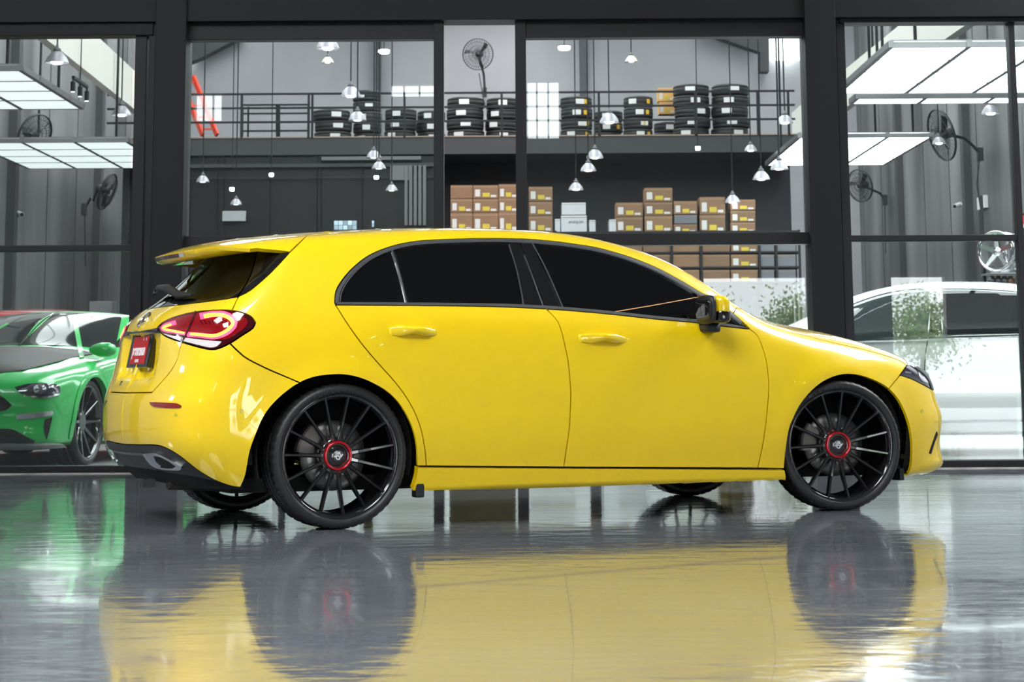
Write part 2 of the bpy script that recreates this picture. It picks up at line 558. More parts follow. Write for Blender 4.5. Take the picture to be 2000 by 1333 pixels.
# hall around the camera: high walls, roof, a wide open gate to daylight behind on the right, clerestory lights
hall_white = mat('hall_wall', (.58, .58, .58), .8)
mb = MB()
gz = 2.6
GATES = ((3.7, 6.0), (7.35, 8.4))
YB = -9.0
cl = [(-6.27, -5.74, 5.74, 6.28), (-2.4, -1.55, 6.2, 6.45), (.30, .92, 5.35, 6.5)]
xs = -13
for a, c in GATES:
    mb.box(xs, a, YB - .3, YB, 0, gz); xs = c
mb.box(-13, 13, YB - .3, YB, gz, 5.35)
mb.box(xs, 12.4, YB - .3, YB, 1.42, gz)          # unseen wall piece, its low gap added to brighten the white car
mb.box(12.4, 13, YB - .3, YB, 0, gz)
xs = -13
for a, c, z0, z1 in cl:
    mb.box(xs, a, YB - .3, YB, 5.35, 6.5); mb.box(a, c, YB - .3, YB, 5.35, z0); mb.box(a, c, YB - .3, YB, z1, 6.5); xs = c
mb.box(xs, 13, YB - .3, YB, 5.35, 6.5)
mb.box(-13, 13, YB - .3, YB, 6.5, 8.2)
struct('wall_back', mb, hall_white)
for i, (a, c, z0, z1) in enumerate(cl):
    mb = MB()
    for t in (.3, .66): mb.box(a + (c - a) * t - .015, a + (c - a) * t + .015, YB - .18, YB - .1, z0, z1)
    struct('window_%d' % (i + 1), mb, M_frame)
mb = MB(); ys_ = YB
for y0_, y1_, z0_, z1_ in ((-5.2, -2.9, 3.3, 4.5), (13.4, 15.0, 2.7, 3.7)):
    mb.box(-13.3, -13, ys_, y0_, 0, 8.2); mb.box(-13.3, -13, y0_, y1_, 0, z0_); mb.box(-13.3, -13, y0_, y1_, z1_, 8.2); ys_ = y1_
mb.box(-13.3, -13, ys_, FY + .4, 0, 8.2)
struct('wall_left', mb, hall_white)
struct('wall_right', MB().box(13, 13.3, YB, FY + .4, 0, 8.2), hall_white)
struct('ceiling', MB().box(-13.3, 13.3, YB - .3, FY + .4, 8.2, 8.4), mat('hall_ceiling', (.40, .40, .40), .8))
struct('ground_outside', MB().box(-40, 40, -60, YB - .3, -.25, -.02), mat('outside_paving', (.40, .40, .38), .9))
# greenery outside the gate, mirrored in the panes
M_leaf = mat('leaf_green', (.34, .46, .20), .6)
def bush(x, y, r, h, label):
    root = empty('shrub', (x, y, 0), 0, label, 'shrub', 'shrubs outside the gate')
    MB().tube([(0, 0, 0), (.05, 0, h * .5), (0, .05, h * .8)], [.09, .06, .03], 8).build('stem', mat('bark', (.10, .07, .05), .9), root)
    rng = random.Random(int(x * 100)); vs = []; fs = []
    for k in range(3200):
        u, v, w = rng.gauss(0, .45), rng.gauss(0, .45), rng.gauss(0, .35)
        c = np.array((u * r, v * r, h * .66 + w * h * .45)); a = np.array([rng.uniform(-1, 1) for _ in range(3)]) * .055; b_ = np.array([rng.uniform(-1, 1) for _ in range(3)]) * .055
        o = len(vs); vs += [c - a, c + b_, c + a, c - b_]; fs.append((o, o + 1, o + 2, o + 3))
    tag(MB().add(vs, fs).build('foliage', M_leaf, root), kind='stuff')
bush(5.2, -26, 1.0, 2.8, 'leafy shrub outside the gate nearest the middle')
bush(7.9, -27, 1.0, 3.0, 'leafy shrub outside the gate, middle one of three')
bush(11.2, -26, 1.2, 3.0, 'leafy shrub outside the gate nearest the right wall')

# --- steel front, members placed from their edges in the photograph
def member(parent, name, px0, py0, px1, py1, y0=FY, y1=FY + .22, m=M_frame, bev=.004):
    a = atY(px0, py1, y0); c = atY(px1, py0, y0)
    mid = (max(px0, 0) + min(px1, 2000)) / 2                    # heights are read where the member shows
    return MB().box(a[0], c[0], y0, y1, atY(mid, py1, y0)[2], atY(mid, py0, y0)[2]).build(name, m, parent, bevel=bev)
def ybase(px): return 0.
front = empty('trim_2', (0, 0, 0)); tag(front, kind='structure')
def vert(name, px0, px1, z0, z1, y0=FY, y1=FY + .22, at=400, m=M_frame, parent=front):
    a = atY(px0, at, y0)[0]; c = atY(px1, at, y0)[0]
    return MB().box(a, c, y0, y1, z0, z1).build(name, m, parent, bevel=.004)
Zt = 3.9
vert('steel_column', 296, 357, 0, Zt, FY - .10, FY + .22)
vert('steel_column', 1582, 1643, 0, Zt, FY - .10, FY + .22)
vert('steel_column', -990, -929, 0, Zt, FY - .10, FY + .22)
vert('steel_column', 2869, 2930, 0, Zt, FY - .10, FY + .22)
vert('door_post', 257, 280, 0, Zt, FY + .02, FY + .14, m=M_frame2)
vert('door_post', 283.5, 297, 0, Zt, FY, FY + .14, m=M_frame2)
vert('door_post', 1643, 1661, 0, Zt, FY + .02, FY + .14, m=M_frame2)
vert('door_post', 1985.5, 1997, 0, Zt, FY + .02, FY + .14, m=M_frame2)
vert('mullion', 847, 867, 0, 3.45, FY + .01, FY + .12, m=M_frame2)
vert('mullion', 1008, 1029.5, 0, 3.45, FY + .01, FY + .12, m=M_frame2)
member(front, 'top_beam', -1130, -60, 3130, 38, FY - .06, FY + .2)
member(front, 'header', 355, 36, 850, 77, FY + .03, FY + .16, m=M_frame2)
member(front, 'header', 1027, 36, 1582, 72, FY + .03, FY + .16, m=M_frame2)
member(front, 'header', -1130, 30, 300, 69, FY - .02, FY + .16)
member(front, 'header', 1640, 20, 3130, 43, FY - .02, FY + .16)
member(front, 'transom', 350, 460, 880, 484, FY + .01, FY + .14, m=M_frame2)
member(front, 'transom', 860, 456, 1590, 479, FY + .01, FY + .14, m=M_frame2)
member(front, 'transom', -1130, 479, 262, 491, FY + .03, FY + .12, m=M_frame2)
member(front, 'transom', 1655, 459, 3130, 471, FY + .03, FY + .12, m=M_frame2)
_a, _c = -13., 13.
MB().box(_a, _c, FY - .02, FY + .16, 0, .055).build('bottom_rail', M_frame, front, bevel=.004)
for sx in (345, 1585):
    q = atY(sx, 60, FY - .1)
    MB().box(q[0] - .012, q[0] + .012, FY - .08, FY - .06, q[2] - .2, q[2] + .2).build('bracket_plate', M_frame2, front)
# panes
wn = 4
def pane_(px0, py0, px1, py1, y=FY + .09):
    global wn
    a = atY(px0, py1, y); c = atY(px1, py0, y)
    mid = (max(px0, 0) + min(px1, 2000)) / 2
    tag(MB().box(a[0], c[0], y, y + .008, max(atY(mid, py1, y)[2], .03), atY(mid, py0, y)[2]).build('window_%d' % wn, M_glass), kind='structure'); wn += 1
pane_(352, 74, 850, 462); pane_(1025, 69, 1585, 457); pane_(-930, 66, 260, 480); pane_(1655, 40, 1988, 460); pane_(1994, 40, 2870, 460)
pane_(352, 482, 850, 990); pane_(865, 478, 1010, 990); pane_(1025, 478, 1585, 990); pane_(-930, 490, 260, 990); pane_(1655, 470, 1988, 990); pane_(1994, 470, 2870, 990)
pane_(280, 82, 284, 460)

struct('wall_front', MB().box(-13, 13, FY, FY + .3, Zt - .02, 8.2), hall_white)
struct('wall_front_left', MB().box(-13, -7.6, FY, FY + .3, 0, Zt - .02), hall_white)
struct('wall_front_right', MB().box(7.6, 13, FY, FY + .3, 0, Zt - .02), hall_white)
# --- rooms behind: side walls, back wall, roof
WX, YE = 8.4, 50.
def pilaster_wall(name, sg, ys):
    w = struct(name, MB().box(sg * WX, sg * (WX + .25), FY + .3, YE, 0, 10.2), M_conc)
    for y in ys:
        MB().box(sg * WX - .14, sg * WX + .14, y - .13, y + .13, 0, 9.2).build('pilaster', mat('pilaster_steel', (.05, .05, .052), .5), w)
    yy = np.arange(20, 50, 2.45)
    for y in yy:
        if min(abs(y - q) for q in ys) < .5: continue
        MB().box(sg * (WX - .006) - .004, sg * (WX - .006) + .004, y - .012, y + .012, 0, 9.2).build('panel_joint', mat('joint_dark', (.06, .06, .06), .9), w)
    return w
pilaster_wall('wall_bay_left', -1, (27.5, 34.3, 41.4))
pilaster_wall('wall_bay_right', 1, (31.6, 37.8, 44.4))
struct('wall_end', MB().box(-WX - .25, WX + .25, YE, YE + .3, 0, 10.2), M_paint)
struct('ceiling_bays', MB().box(-WX - .25, WX + .25, FY + .3, YE + .3, 10.2, 10.4), mat('bay_ceiling', (.30, .30, .31), .8))
M_sky = mat('roof_glow', (.9, .9, .9), .5, emit=(.96, .98, 1.0), estr=ROOF_LIGHT)
for i, (x0_, x1_) in enumerate(((-7.6, -5.4), (-1.6, 1.6), (5.4, 7.6))):
    struct('skylight_glow_%d' % (i + 1), MB().box(x0_, x1_, 18, 48, 10.12, 10.19), M_sky)  # unseen glowing strips added under the ceiling to brighten the bays
# sloping roof beams along both side walls
for sg, p0, p1, w in ((-1, (120, 60), (258, 178), 70), (1, (1810, 60), (1655, 175), 66)):
    a = atY(*p0, 26.5); c = atY(*p1, 33.5)
    tag(MB().bar(a + (c - a) * -1.0, a + (c - a) * 2.0, .12, .62).build('roof_beam', M_beam, None, 'pale sloping roof beam above the %s bay' % ('left' if sg < 0 else 'right'), 'beam', 'roof beams of the bays'))

# dark steel posts and roof slopes at the gable
for px0, px1 in ((733, 743), (1133, 1145)):
    a = atY(px0, 200, YE - .3)[0]; c = atY(px1, 200, YE - .3)[0]
    MB().box(a, c, YE - .3, YE - .02, 0, 10.1).build('gable_post', mat('post_grey', (.05, .052, .058), .5), None, 'dark steel post on the grey end wall, %s one' % ('left' if px0 < 900 else 'right'), 'post', 'posts on the end wall')
for nm, p in (('left', [(300, 150), (395, 112), (470, 72), (440, 20), (300, 20)]), ('right', [(1385, 66), (1485, 102), (1485, 140), (1502, 140), (1502, 20), (1385, 20)])):
    q = [atY(a, b_, YE - .6) for a, b_ in p]; n_ = len(q)
    MB().add([tuple(v) for v in q] + [(v[0], v[1] + .4, v[2]) for v in q], [tuple(range(n_)), tuple(range(n_, 2 * n_))[::-1]] + [(i, (i + 1) % n_, n_ + (i + 1) % n_, n_ + i) for i in range(n_)]).build('roof_slope', M_ceil, None, 'dark roof slope in the upper %s corner of the gable' % nm, 'roof', 'roof slopes of the gable')
for i, (a, b_, c, d) in enumerate(((362, 98, 371, 132), (1504, 70, 1560, 118))):
    p = atY(a, d, YE - .25); q = atY(c, b_, YE - .25)
    struct('skylight_glow_%d' % (i + 4), MB().box(p[0], q[0], YE - .25, YE - .2, p[2], q[2]), M_sky)
# --- mezzanine with railing
YM = 36.0
zS = atY(1000, 267, YM)[2]; zR = atY(1000, 181, YM)[2]
mez = empty('mezzanine', (0, YM, 0), 0, 'dark mezzanine floor with steel railing across the back of the workshop', 'mezzanine')
X0m, X1m = atY(352, 300, YM)[0] - 1.3, atY(1555, 300, YM)[0]
MB().box(X0m, X1m, 0, 8, zS - .30, zS).build('slab', M_slab, mez)
MB().box(X0m, X1m, -.02, .02, zS - .0, zS + .02).build('floor_edge', mat('plywood_edge', (.30, .22, .17), .7), mez)
for z in (zR, zS + (zR - zS) * .68, zS + (zR - zS) * .36):
    MB().bar((X0m, -.0, z), (X1m, -.0, z), .035).build('rail', M_frame, mez)
for px in (366, 472, 603, 610, 790, 980, 1170, 1358, 1480, 1540):
    x = atY(px, 220, YM)[0]
    MB().bar((x, 0, zS), (x, 0, zR), .04).build('post', M_frame, mez)
g0, g1 = atY(474, 220, YM + .5)[0], atY(602, 220, YM + .5)[0]
gt = empty('stair_gate', (0, YM + .5, 0), 0, 'low black steel gate frame standing behind the mezzanine railing', 'gate')
for k in range(5):
    z = zS + .03 + (zR - zS) * .8 * k / 4
    MB().bar((g0, 0, z), (g1, 0, z), .03).build('gate_rail', M_frame, gt)
for x in (g0, g1, g0 + .1):
    MB().bar((x, 0, zS + .002), (x, 0, zS + (zR - zS) * .8), .03).build('gate_post', M_frame, gt)

# red ladder leaning behind the railing
def ladder():
    a = atY(396, 264, YM + 1.0); c = atY(350, 150, YM + 1.6)
    r = empty('ladder', (0, 0, 0), 0, 'bright red ladder leaning on the mezzanine wall at the far left', 'ladder')
    d = np.array((.26, 0, 0))
    M_ = mat('red_ladder', (.62, .05, .02), .5)
    for s in (0, 1): MB().bar(a + d * s, c + d * s, .05, .09).build('stile', M_, r)
    for k in range(5):
        p = a + (c - a) * (k + .5) / 5
        MB().bar(p, p + d, .03).build('rung', M_, r)
ladder()
MB().tube([atY(543, 268, YM + .4), atY(543, 205, YM + .4)], .04, 10).build('roll_tube', M_frame, None, 'black upright tube standing behind the mezzanine railing', 'tube')

# --- tyres stacked on the mezzanine
tp = [(.19, -.075), (.20, -.088), (.25, -.098), (.29, -.095), (.312, -.08), (.318, -.05), (.313, -.045), (.313, -.035), (.318, -.03), (.318, .03), (.313, .035), (.313, .045), (.318, .05), (.312, .08), (.29, .095), (.25, .098), (.20, .088), (.19, .075)]
TYRE = MB().lathe(tp, 40, closed=True).mesh('tyre', mat('stacked_rubber', (.012, .012, .013), .6))
STK = MB().box(-.085, .085, -.3245, -.319, -.045, .045).mesh('sticker', mat('sticker_white', (.70, .70, .68), .6))
STY = MB().box(-.04, .04, -.3248, -.319, -.04, .04).mesh('sticker', mat('sticker_yellow', (.75, .45, .03), .6))
ORD = ['bottom', 'second', 'third', 'fourth', 'fifth', 'sixth']
rng = random.Random(5)
def stack(px0, px1, n, desc, dy=.8, yel=False):
    c = (px0 + px1) / 2; Y = YM + dy
    x = atY(c, 220, Y)[0]; s = min(1.08, max(.8, (atY(px1, 220, Y)[0] - atY(px0, 220, Y)[0]) / .64)); hh = .196
    for k in range(n):
        o = link('tyre', TYRE); o.location = (x + rng.uniform(-.02, .02), Y + rng.uniform(-.02, .02), zS + .1 + k * hh + .002); o.scale = (s, s, 1)
        tag(o, 'black tyre, %s in the stack %s' % (ORD[k] + (' from bottom' if k else ''), desc), 'tyre', 'tyres stacked on the mezzanine')
        for j in range(2 if yel else 1):
            st = link('sticker', STY if (yel and j) else STK, o); st.rotation_euler = (0, 0, rng.uniform(-.5, .4) + .35 * j)
stack(613, 686, 3, 'left of the tall five-high stack', .9)
stack(690, 746, 5, 'that stands tallest in the left pane', 1.2)
stack(750, 812, 3, 'just right of the tall left stack')
stack(813, 868, 3, 'beside the mullion left of the fan', 1.1)
stack(874, 947, 4, 'below the fan, left one', .8)
stack(949, 1012, 4, 'below the fan, right one', .9)
stack(1096, 1158, 4, 'right of the bright clerestory reflection', .8, True)
stack(1160, 1216, 3, 'between two yellow-labelled stacks', 1.3, True)
stack(1218, 1276, 4, 'left of the small cartons', .8, True)
stack(1284, 1322, 2, 'carrying the two small cartons', 1.4, True)
stack(1315, 1386, 5, 'left of the tall pair', .75)
stack(1389, 1462, 5, 'right of the tall pair', .75)

# --- cartons
M_cart = mat('cardboard', (.21, .118, .064), .8, vary=(3, .12)); M_cart2 = mat('cardboard_dark', (.17, .098, .056), .8, vary=(3, .12))
M_cwhite = mat('white_carton', (.48, .49, .52), .7); M_cgrey = mat('grey_carton', (.12, .125, .14), .7)
M_tape = mat('carton_tape', (.30, .20, .12), .4); M_yl = mat('yellow_label', (.50, .38, .03), .6); M_wl = mat('white_label', (.52, .51, .49), .6); M_ink = mat('carton_ink', (.05, .03, .02), .8)
def carton(px0, py0, px1, py1, label, m=None, Y=34.6, dep=.42, lab=True, word=None):
    a = atY(px0, py1, Y); c = atY(px1, py0, Y)
    w, h = c[0] - a[0], c[2] - a[2]
    r = empty('carton', ((a[0] + c[0]) / 2, Y, a[2]), 0, label, 'box', 'cartons on the storage rack')
    MB().box(-w / 2, w / 2, 0, dep, 0, h).build('box_body', m or M_cart, r, bevel=.006)
    MB().box(-w / 2 - .001, w / 2 + .001, -.002, dep * .5, h * .86, h * .90).build('lid_seam', M_tape, r)
    if lab:
        MB().box(-w * .42, -w * .22, -.004, 0, h * .15, h * .68).build('label', M_wl, r)
        MB().box(-w * .12, w * .16, -.004, 0, h * .12, h * .42).build('label', M_yl, r)
        MB().box(w * .20, w * .42, -.004, 0, h * .10, h * .26).build('label', M_wl, r)
    if word:
        vs, fs = text_mesh(word, h * .26, .001, 0, min(1.0, w * 1.3 / (h * .26 * len(word))))
        MB().add([(x + w * .08, -.003 - z, y + h * .62) for x, y, z in vs], fs).build('printing', M_ink, r)
NB = ['top', 'middle', 'bottom']
for ci, (c0, c1, nm) in enumerate(((880, 923, 'left'), (924, 973, 'middle'), (974, 1011, 'right'))):
    for ri, (r0, r1) in enumerate(((362, 388), (388.5, 415), (415.5, 454))):
        carton(c0, r0 - (2 if ci == 2 else 0), c1, r1, 'brown carton in the narrow opening under the fan, %s column, %s row' % (nm, NB[ri]), word='COR' if False else None, lab=not (ci == 0 and ri == 0))
for ri, (r0, r1) in enumerate(((365, 393), (394, 421), (421.5, 454))):
    carton(1033, r0, 1079, r1, 'brown carton right beside the mullion, %s of its column' % NB[ri])
carton(1097, 396, 1144, 420, 'white carton, upper of the white pair', M_cwhite, lab=False)
carton(1096, 421, 1146, 454, 'white carton with printed lettering, lower of the white pair', M_cwhite, lab=False, word='ozracing.com')
carton(1084, 428, 1094, 454, 'narrow white carton left of the white pair', M_cwhite, lab=False)
carton(1151, 430, 1163, 454, 'narrow white carton right of the white pair', M_cwhite, lab=False)
carton(1190, 429, 1203, 454, 'narrow white carton left of the brown cartons', M_cwhite, lab=False)
for c0, c1, rows, nm in ((1203, 1255, ((396, 423), (423.5, 454)), 'first brown column right of the white cartons'), (1259, 1313, ((367, 394), (394.5, 421), (421.5, 454)), 'tallest brown column in the right pane'),
                         (1316, 1361, ((393, 419), (438, 454)), 'brown column with the black carton'), (1367, 1416, ((385, 419), (419.5, 454)), 'brown column left of the last one'), (1427, 1475, ((390, 411), (411.5, 434), (434.5, 454)), 'last brown column on the right')):
    for ri, (r0, r1) in enumerate(rows):
        carton(c0, r0, c1, r1, 'brown carton, %s of the %s' % (('upper' if ri == 0 else 'lower') if len(rows) == 2 else NB[ri], nm), M_cart if ri % 2 == 0 else M_cart2)
carton(1317, 420, 1361, 437, 'black carton with white band between two brown ones', M_cgrey, lab=False)
for c0, c1, nm, m in ((1203, 1254, 'first', M_cart2), (1256, 1309, 'second', M_cart2), (1313, 1366, 'third', M_cart), (1372, 1425, 'fourth', M_cart2), (1428, 1480, 'fifth', M_cart), (1484, 1512, 'sixth', M_cgrey), (1517, 1554, 'seventh', M_cgrey)):
    for ri, (r0, r1) in enumerate(((470, 493), (497, 522), (527, 552))):
        carton(c0, r0, c1, r1, 'carton on the lower rack shelves, %s column from the left, %s shelf' % (nm, NB[ri]), m, lab=(nm == 'fifth'))
rk = empty('storage_rack', (0, 34.6, 0), 0, 'black steel storage rack carrying rows of cartons', 'rack')
xa, xb = atY(872, 450, 34.6)[0], atY(1562, 450, 34.6)[0]
for py in (454.5, 495, 524.5, 554.5):
    z = atY(1000, py, 34.6)[2]
    MB().box(xa, xb, -.02, .5, z - .02, z + .008).build('shelf', M_frame, rk)
zt = atY(1000, 452, 34.6)[2]
for px in (874, 1085, 1311, 1368.5, 1482, 1515, 1560):
    x = atY(px, 450, 34.6)[0]
    MB().box(x - .02, x + .02, -.03, .0, 0, zt).build('upright', M_frame, rk)
    MB().box(x - .02, x + .02, .48, .52, 0, zt).build('upright', M_frame, rk)
for px, py, px1, py1, n_ in ((1285, 172, 1318, 198, 'upper'), (1287, 199, 1319, 223, 'lower')):
    carton(px, py, px1, py1, 'small orange carton on the tyres by the railing, %s one' % n_, mat('orange_carton', (.62, .33, .10), .7), Y=YM + 1.1, dep=.3)

# --- dark rooms under the mezzanine
struct('wall_store', MB().box(X0m, X1m + .1, YM + 1.6, YM + 1.8, 0, zS - .3), M_dkwall)
of = empty('office_front', (0, YM - .2, 0), 0, 'dark glazed office front under the mezzanine on the left', 'partition')
def orect(name, px0, py0, px1, py1, m, dy=0., th=.05):
    Y = YM - .2 + dy; a = atY(px0, py1, Y); c = atY(px1, py0, Y)
    return MB().box(a[0], c[0], dy, dy + th, a[2], c[2]).build(name, m, of)
M_off = mat('office_glass', (.006, .007, .008), .3, spec=.3)
M_offp = mat('office_pale', (.13, .13, .13), .6)
orect('glass_sheet', 352, 305, 862, 640, M_off, .3)
for px in (418, 430, 520, 612, 620, 700, 842): orect('office_post', px, 305, px + 7, 640, M_frame, .2)
for py, h in ((318, 10), (345, 4)): orect('office_rail', 352, py, 862, py + h, M_slab, .15)
orect('ceiling_strip', 628, 305, 822, 313, M_offp, .1)
orect('blind_panel', 762, 323, 800, 352, M_offp, .12)
for k in range(5): orect('blind_slat', 790 + k * 9, 323, 796 + k * 9, 440, M_offp, .1, .03)
orect('notice_board', 434, 412, 480, 432, mat('notice_white', (.34, .36, .37), .6), .1)
def screen(px0, py0, px1, py1, label, cells):
    Y = YM - .6; a = atY(px0, py1, Y); c = atY(px1, py0, Y)
    r = empty('monitor', ((a[0] + c[0]) / 2, Y, a[2]), 0, label, 'monitor', 'monitors under the mezzanine'); w, h = c[0] - a[0], c[2] - a[2]
    MB().box(-w / 2 - .02, w / 2 + .02, 0, .05, -.02, h + .02).build('housing', M_frame, r)
    rg = random.Random(3)
    for i in range(cells):
        for j in range(2):
            v = rg.uniform(.2, 1)
            MB().box(-w / 2 + w * i / cells + .004, -w / 2 + w * (i + 1) / cells - .004, -.004, 0, h * j / 2 + .003, h * (j + 1) / 2 - .003).build('camera_view', mat('cctv_%d' % int(v * 9), (.1, .1, .1), .4, emit=(.55 * v, .8 * v, 1.0 * v), estr=1.1), r)
    MB().bar((0, .03, -a[2]), (0, .03, 0), .05).build('stand', M_frame, r)
screen(652, 431, 697, 449, 'wide security monitor with a grid of bluish camera views', 5)
screen(726, 431, 731, 444, 'small narrow bluish monitor right of the security monitor', 1)

# --- pendant lamps
M_shade = mat('grey_lamp_shade', (.34, .33, .36), .4, metal=.3); M_bulb = mat('lamp_bulb', (1, 1, 1), .4, emit=(.95, .97, 1.0), estr=14.0); M_cap = mat('lamp_cap', (.10, .10, .11), .5)
M_bulb0 = mat('dim_lamp_bulb', (.8, .8, .8), .4, emit=(.95, .97, 1.0), estr=1.2); M_cream = mat('cream_lamp_shade', (.62, .58, .48), .5)
def lamp_mesh(dome=False):
    sh = [(.035, .16), (.055, .145), (.085, .12), (.125, .07), (.15, .01), (.156, 0), (.148, .004), (.12, .06), (.08, .11), (.03, .14)]
    return sh
SH = MB().lathe(lamp_mesh(), 28).mesh('shade', M_shade); SHC = MB().lathe(lamp_mesh(), 28).mesh('shade', M_cream)
CP = MB().lathe([(.0, .235), (.018, .235), (.02, .2), (.045, .19), (.05, .15), (.0, .15)], 20).mesh('socket', M_cap)
BL = MB().lathe([(.0, -.012), (.05, -.008), (.075, .012), (.07, .04), (.0, .06)], 20).mesh('bulb', M_bulb); BL0 = MB().lathe([(.0, -.012), (.05, -.008), (.075, .012), (.07, .04), (.0, .06)], 20).mesh('bulb', M_bulb0)
def pendant(px, py, w, label, lit=True, cream=False, Y=None):
    Y = Y or min(34.5, max(19, 4030 * .312 / w)); s = w / 4030 * Y / .312
    p = atY(px, py, Y)
    r = empty('pendant_lamp', tuple(p), 0, label, 'lamp', 'pendant lamps'); r.scale = (s, s, s)
    link('shade', SHC if cream else SH, r); link('socket', CP, r); link('bulb', BL if lit else BL0, r)
    MB().tube([(0, 0, .23), (0, 0, (10.2 - p[2]) / s)], .011 / s, 6, False).build('stem', M_frame, r)
pendant(111, 124, 49, 'lit grey pendant lamp in the left bay, upper left one')
pendant(237, 226, 40, 'lit grey pendant lamp in the left bay beside the column')
pendant(640, 96, 48, 'large lit pendant lamp cut by the header in the left pane')
pendant(640, 123, 25, Y=33., label='small cream pendant lamp under the large lit one', lit=False, cream=True)
pendant(685, 189, 41, 'lit pendant lamp in front of the tall tyre stack')
pendant(698, 236, 37, Y=30., label='unlit grey pendant lamp at railing height in the left pane', lit=False)
pendant(730, 309, 31, 'unlit pendant lamp below the slab edge, upper of two', lit=False)
pendant(740, 330, 29, Y=30.5, label='unlit pendant lamp below the slab edge, lower of two', lit=False)
pendant(396, 356, 27, 'unlit pendant lamp beside the left column under the slab', False)
pendant(461, 400, 24, 'unlit pendant lamp hanging lowest in the left pane', lit=False)
pendant(765, 373, 25, 'unlit pendant lamp near the white strip by the mullion', False)
pendant(1233, 121, 26, 'small cream pendant lamp high in the right pane', False, True)
pendant(1190, 240, 40, 'lit pendant lamp in front of the yellow-labelled tyres')
pendant(1162, 309, 35, 'lit pendant lamp below the slab in the right pane, top of three')
pendant(1149, 334, 32, Y=33., label='lit pendant lamp below the slab in the right pane, middle of three')
pendant(1125, 371, 30, 'lit pendant lamp above the white cartons')
pendant(1487, 351, 35, 'lit pendant lamp under the bright panel near the right column')
pendant(1431, 396, 31, 'lit pendant lamp above the right cartons')
pendant(1533, 241, 34, Y=27.5, label='lit pendant lamp against the pale beam near the right column')
pendant(1522, 331, 36, Y=23., label='lit pendant lamp tucked below the bright panel')
pendant(1466, 295, 26, 'lit pendant lamp left of the bright panel')
pendant(1935, 223, 38, 'lit pendant lamp below the big panel in the right bay')
pendant(1834, 281, 28, 'lit pendant lamp beside the large wall fan in the right bay')
def downlight(px, py, w, label, Y=33.):
    p = atY(px, py, Y); s = w / 4030 * Y / 2
    r = empty('downlight', tuple(p), 0, label, 'lamp', 'round ceiling lights')
    MB().lathe([(.0, .0), (s * .9, .0), (s, .02), (s, .05), (0, .05)], 24).build('disc', M_bulb, r)
    MB().tube([(0, 0, .05), (0, 0, 10.2 - p[2])], .008, 6, False).build('stem', M_frame, r)
downlight(750, 104, 22, 'flat round white light in the left pane'); downlight(1102, 97, 24, 'flat round white light high in the right pane'); downlight(1363, 293, 10, 'tiny round light under the slab')
downlight(530, 345, 9, 'tiny round light over the office, left one', 32); downlight(453, 373, 9, 'tiny round light over the notice board', 32); downlight(735, 350, 9, 'tiny round light over the office, right one', 32)

# track with three spot lamps
tr = empty('spot_track', tuple(atY(143, 151, 27.)), 0, 'black track with three spot lamps in the left bay', 'lamp')
o0 = atY(143, 151, 27.)
_pe = [atY(143, 151, 27.) - o0, atY(157, 161, 27.6) - o0, atY(170, 170, 28.2) - o0]
MB().bar(_pe[0], _pe[2], .04).build('track', M_frame, tr)
for p in _pe:
    s_ = MB().tube([p, p - np.array((0, 0, .08))], .012, 6); s_.tube([p - np.array((0, 0, .06)), p - np.array((0, 0, .19))], .032, 10); s_.build('spot_head', M_frame, tr)
    MB().tube([p - np.array((0, 0, .19)), p - np.array((0, 0, .20))], .026, 10).build('spot_lens', M_bulb0, tr)
MB().tube([_pe[1], _pe[1] + np.array((0, 0, 5.))], .008, 6).build('cable', M_frame, tr)

# --- hanging panels of light
def led_grid(x0, x1, y0, y1, z, nx, ny, label, estr=None, hang=10.2, m=None, group='hanging light panels'):
    r = empty('light_panel', ((x0 + x1) / 2, (y0 + y1) / 2, z), 0, label, 'light panel', group)
    w, h = (x1 - x0) / 2, (y1 - y0) / 2; f = .03
    dx, dy = 2 * w / nx, 2 * h / ny
    tile = MB().box(-dx / 2 + f, dx / 2 - f, -dy / 2 + f, dy / 2 - f, 0, .012).mesh('light_tile', m or M_led_p)
    for i in range(nx):
        for j in range(ny):
            o = link('light_tile', tile, r); o.location = (-w + dx * (i + .5), -h + dy * (j + .5), .002)
    for i in range(nx + 1): MB().box(-w + dx * i - f, -w + dx * i + f, -h - f, h + f, 0, .07).build('frame_bar', M_led_f, r)
    for j in range(ny + 1): MB().box(-w - f, w + f, -h + dy * j - f * .5, -h + dy * j + f * .5, -.004, .06).build('frame_bar', M_led_f, r)
    MB().box(-w, w, -h, h, .07, .085).build('back_sheet', M_led_f, r)
    for sx in (-.8, .8):
        for sy in (-.8, .8):
            MB().tube([(sx * w, sy * h, .08), (sx * w, sy * h, hang - z)], .02, 6).build('hanger', M_frame, r)
led_grid(-8.0, -5.64, 23.4, 26.8, 4.2, 3, 4, 'grid of glowing white panels, upper one in the left bay', m=M_led_l)
led_grid(-8.1, -5.75, 30.6, 34.4, 4.2, 3, 4, 'grid of glowing white panels, lower one in the left bay', m=M_led_l)
def px_rect_z(x, y, z): q = atZ(x, y, z); return q
_n = atZ(1740, 93, 4.2); _f = atZ(1655, 183, 4.2)
led_grid(_n[0], _n[0] + 3.4, _n[1], _f[1], 4.2, 4, 4, 'grid of glowing white panels, big upper one in the right bay')
_n2 = atZ(1698, 187, 4.2); _f2 = atZ(1678, 203, 4.2)
led_grid(_n2[0] - .1, _n2[0] + 3.4, _f[1] + .5, _f2[1], 4.2, 4, 1, 'narrow row of glowing panels just behind the big right grid')
_n3 = atZ(1820, 268, 4.2); _f3 = atZ(1732, 322, 4.2)
_l3 = atZ(1563, 268, 4.2)
led_grid(_l3[0], _n3[0], _n3[1], _f3[1], 4.2, 3, 4, 'grid of glowing white panels straddling the right column')
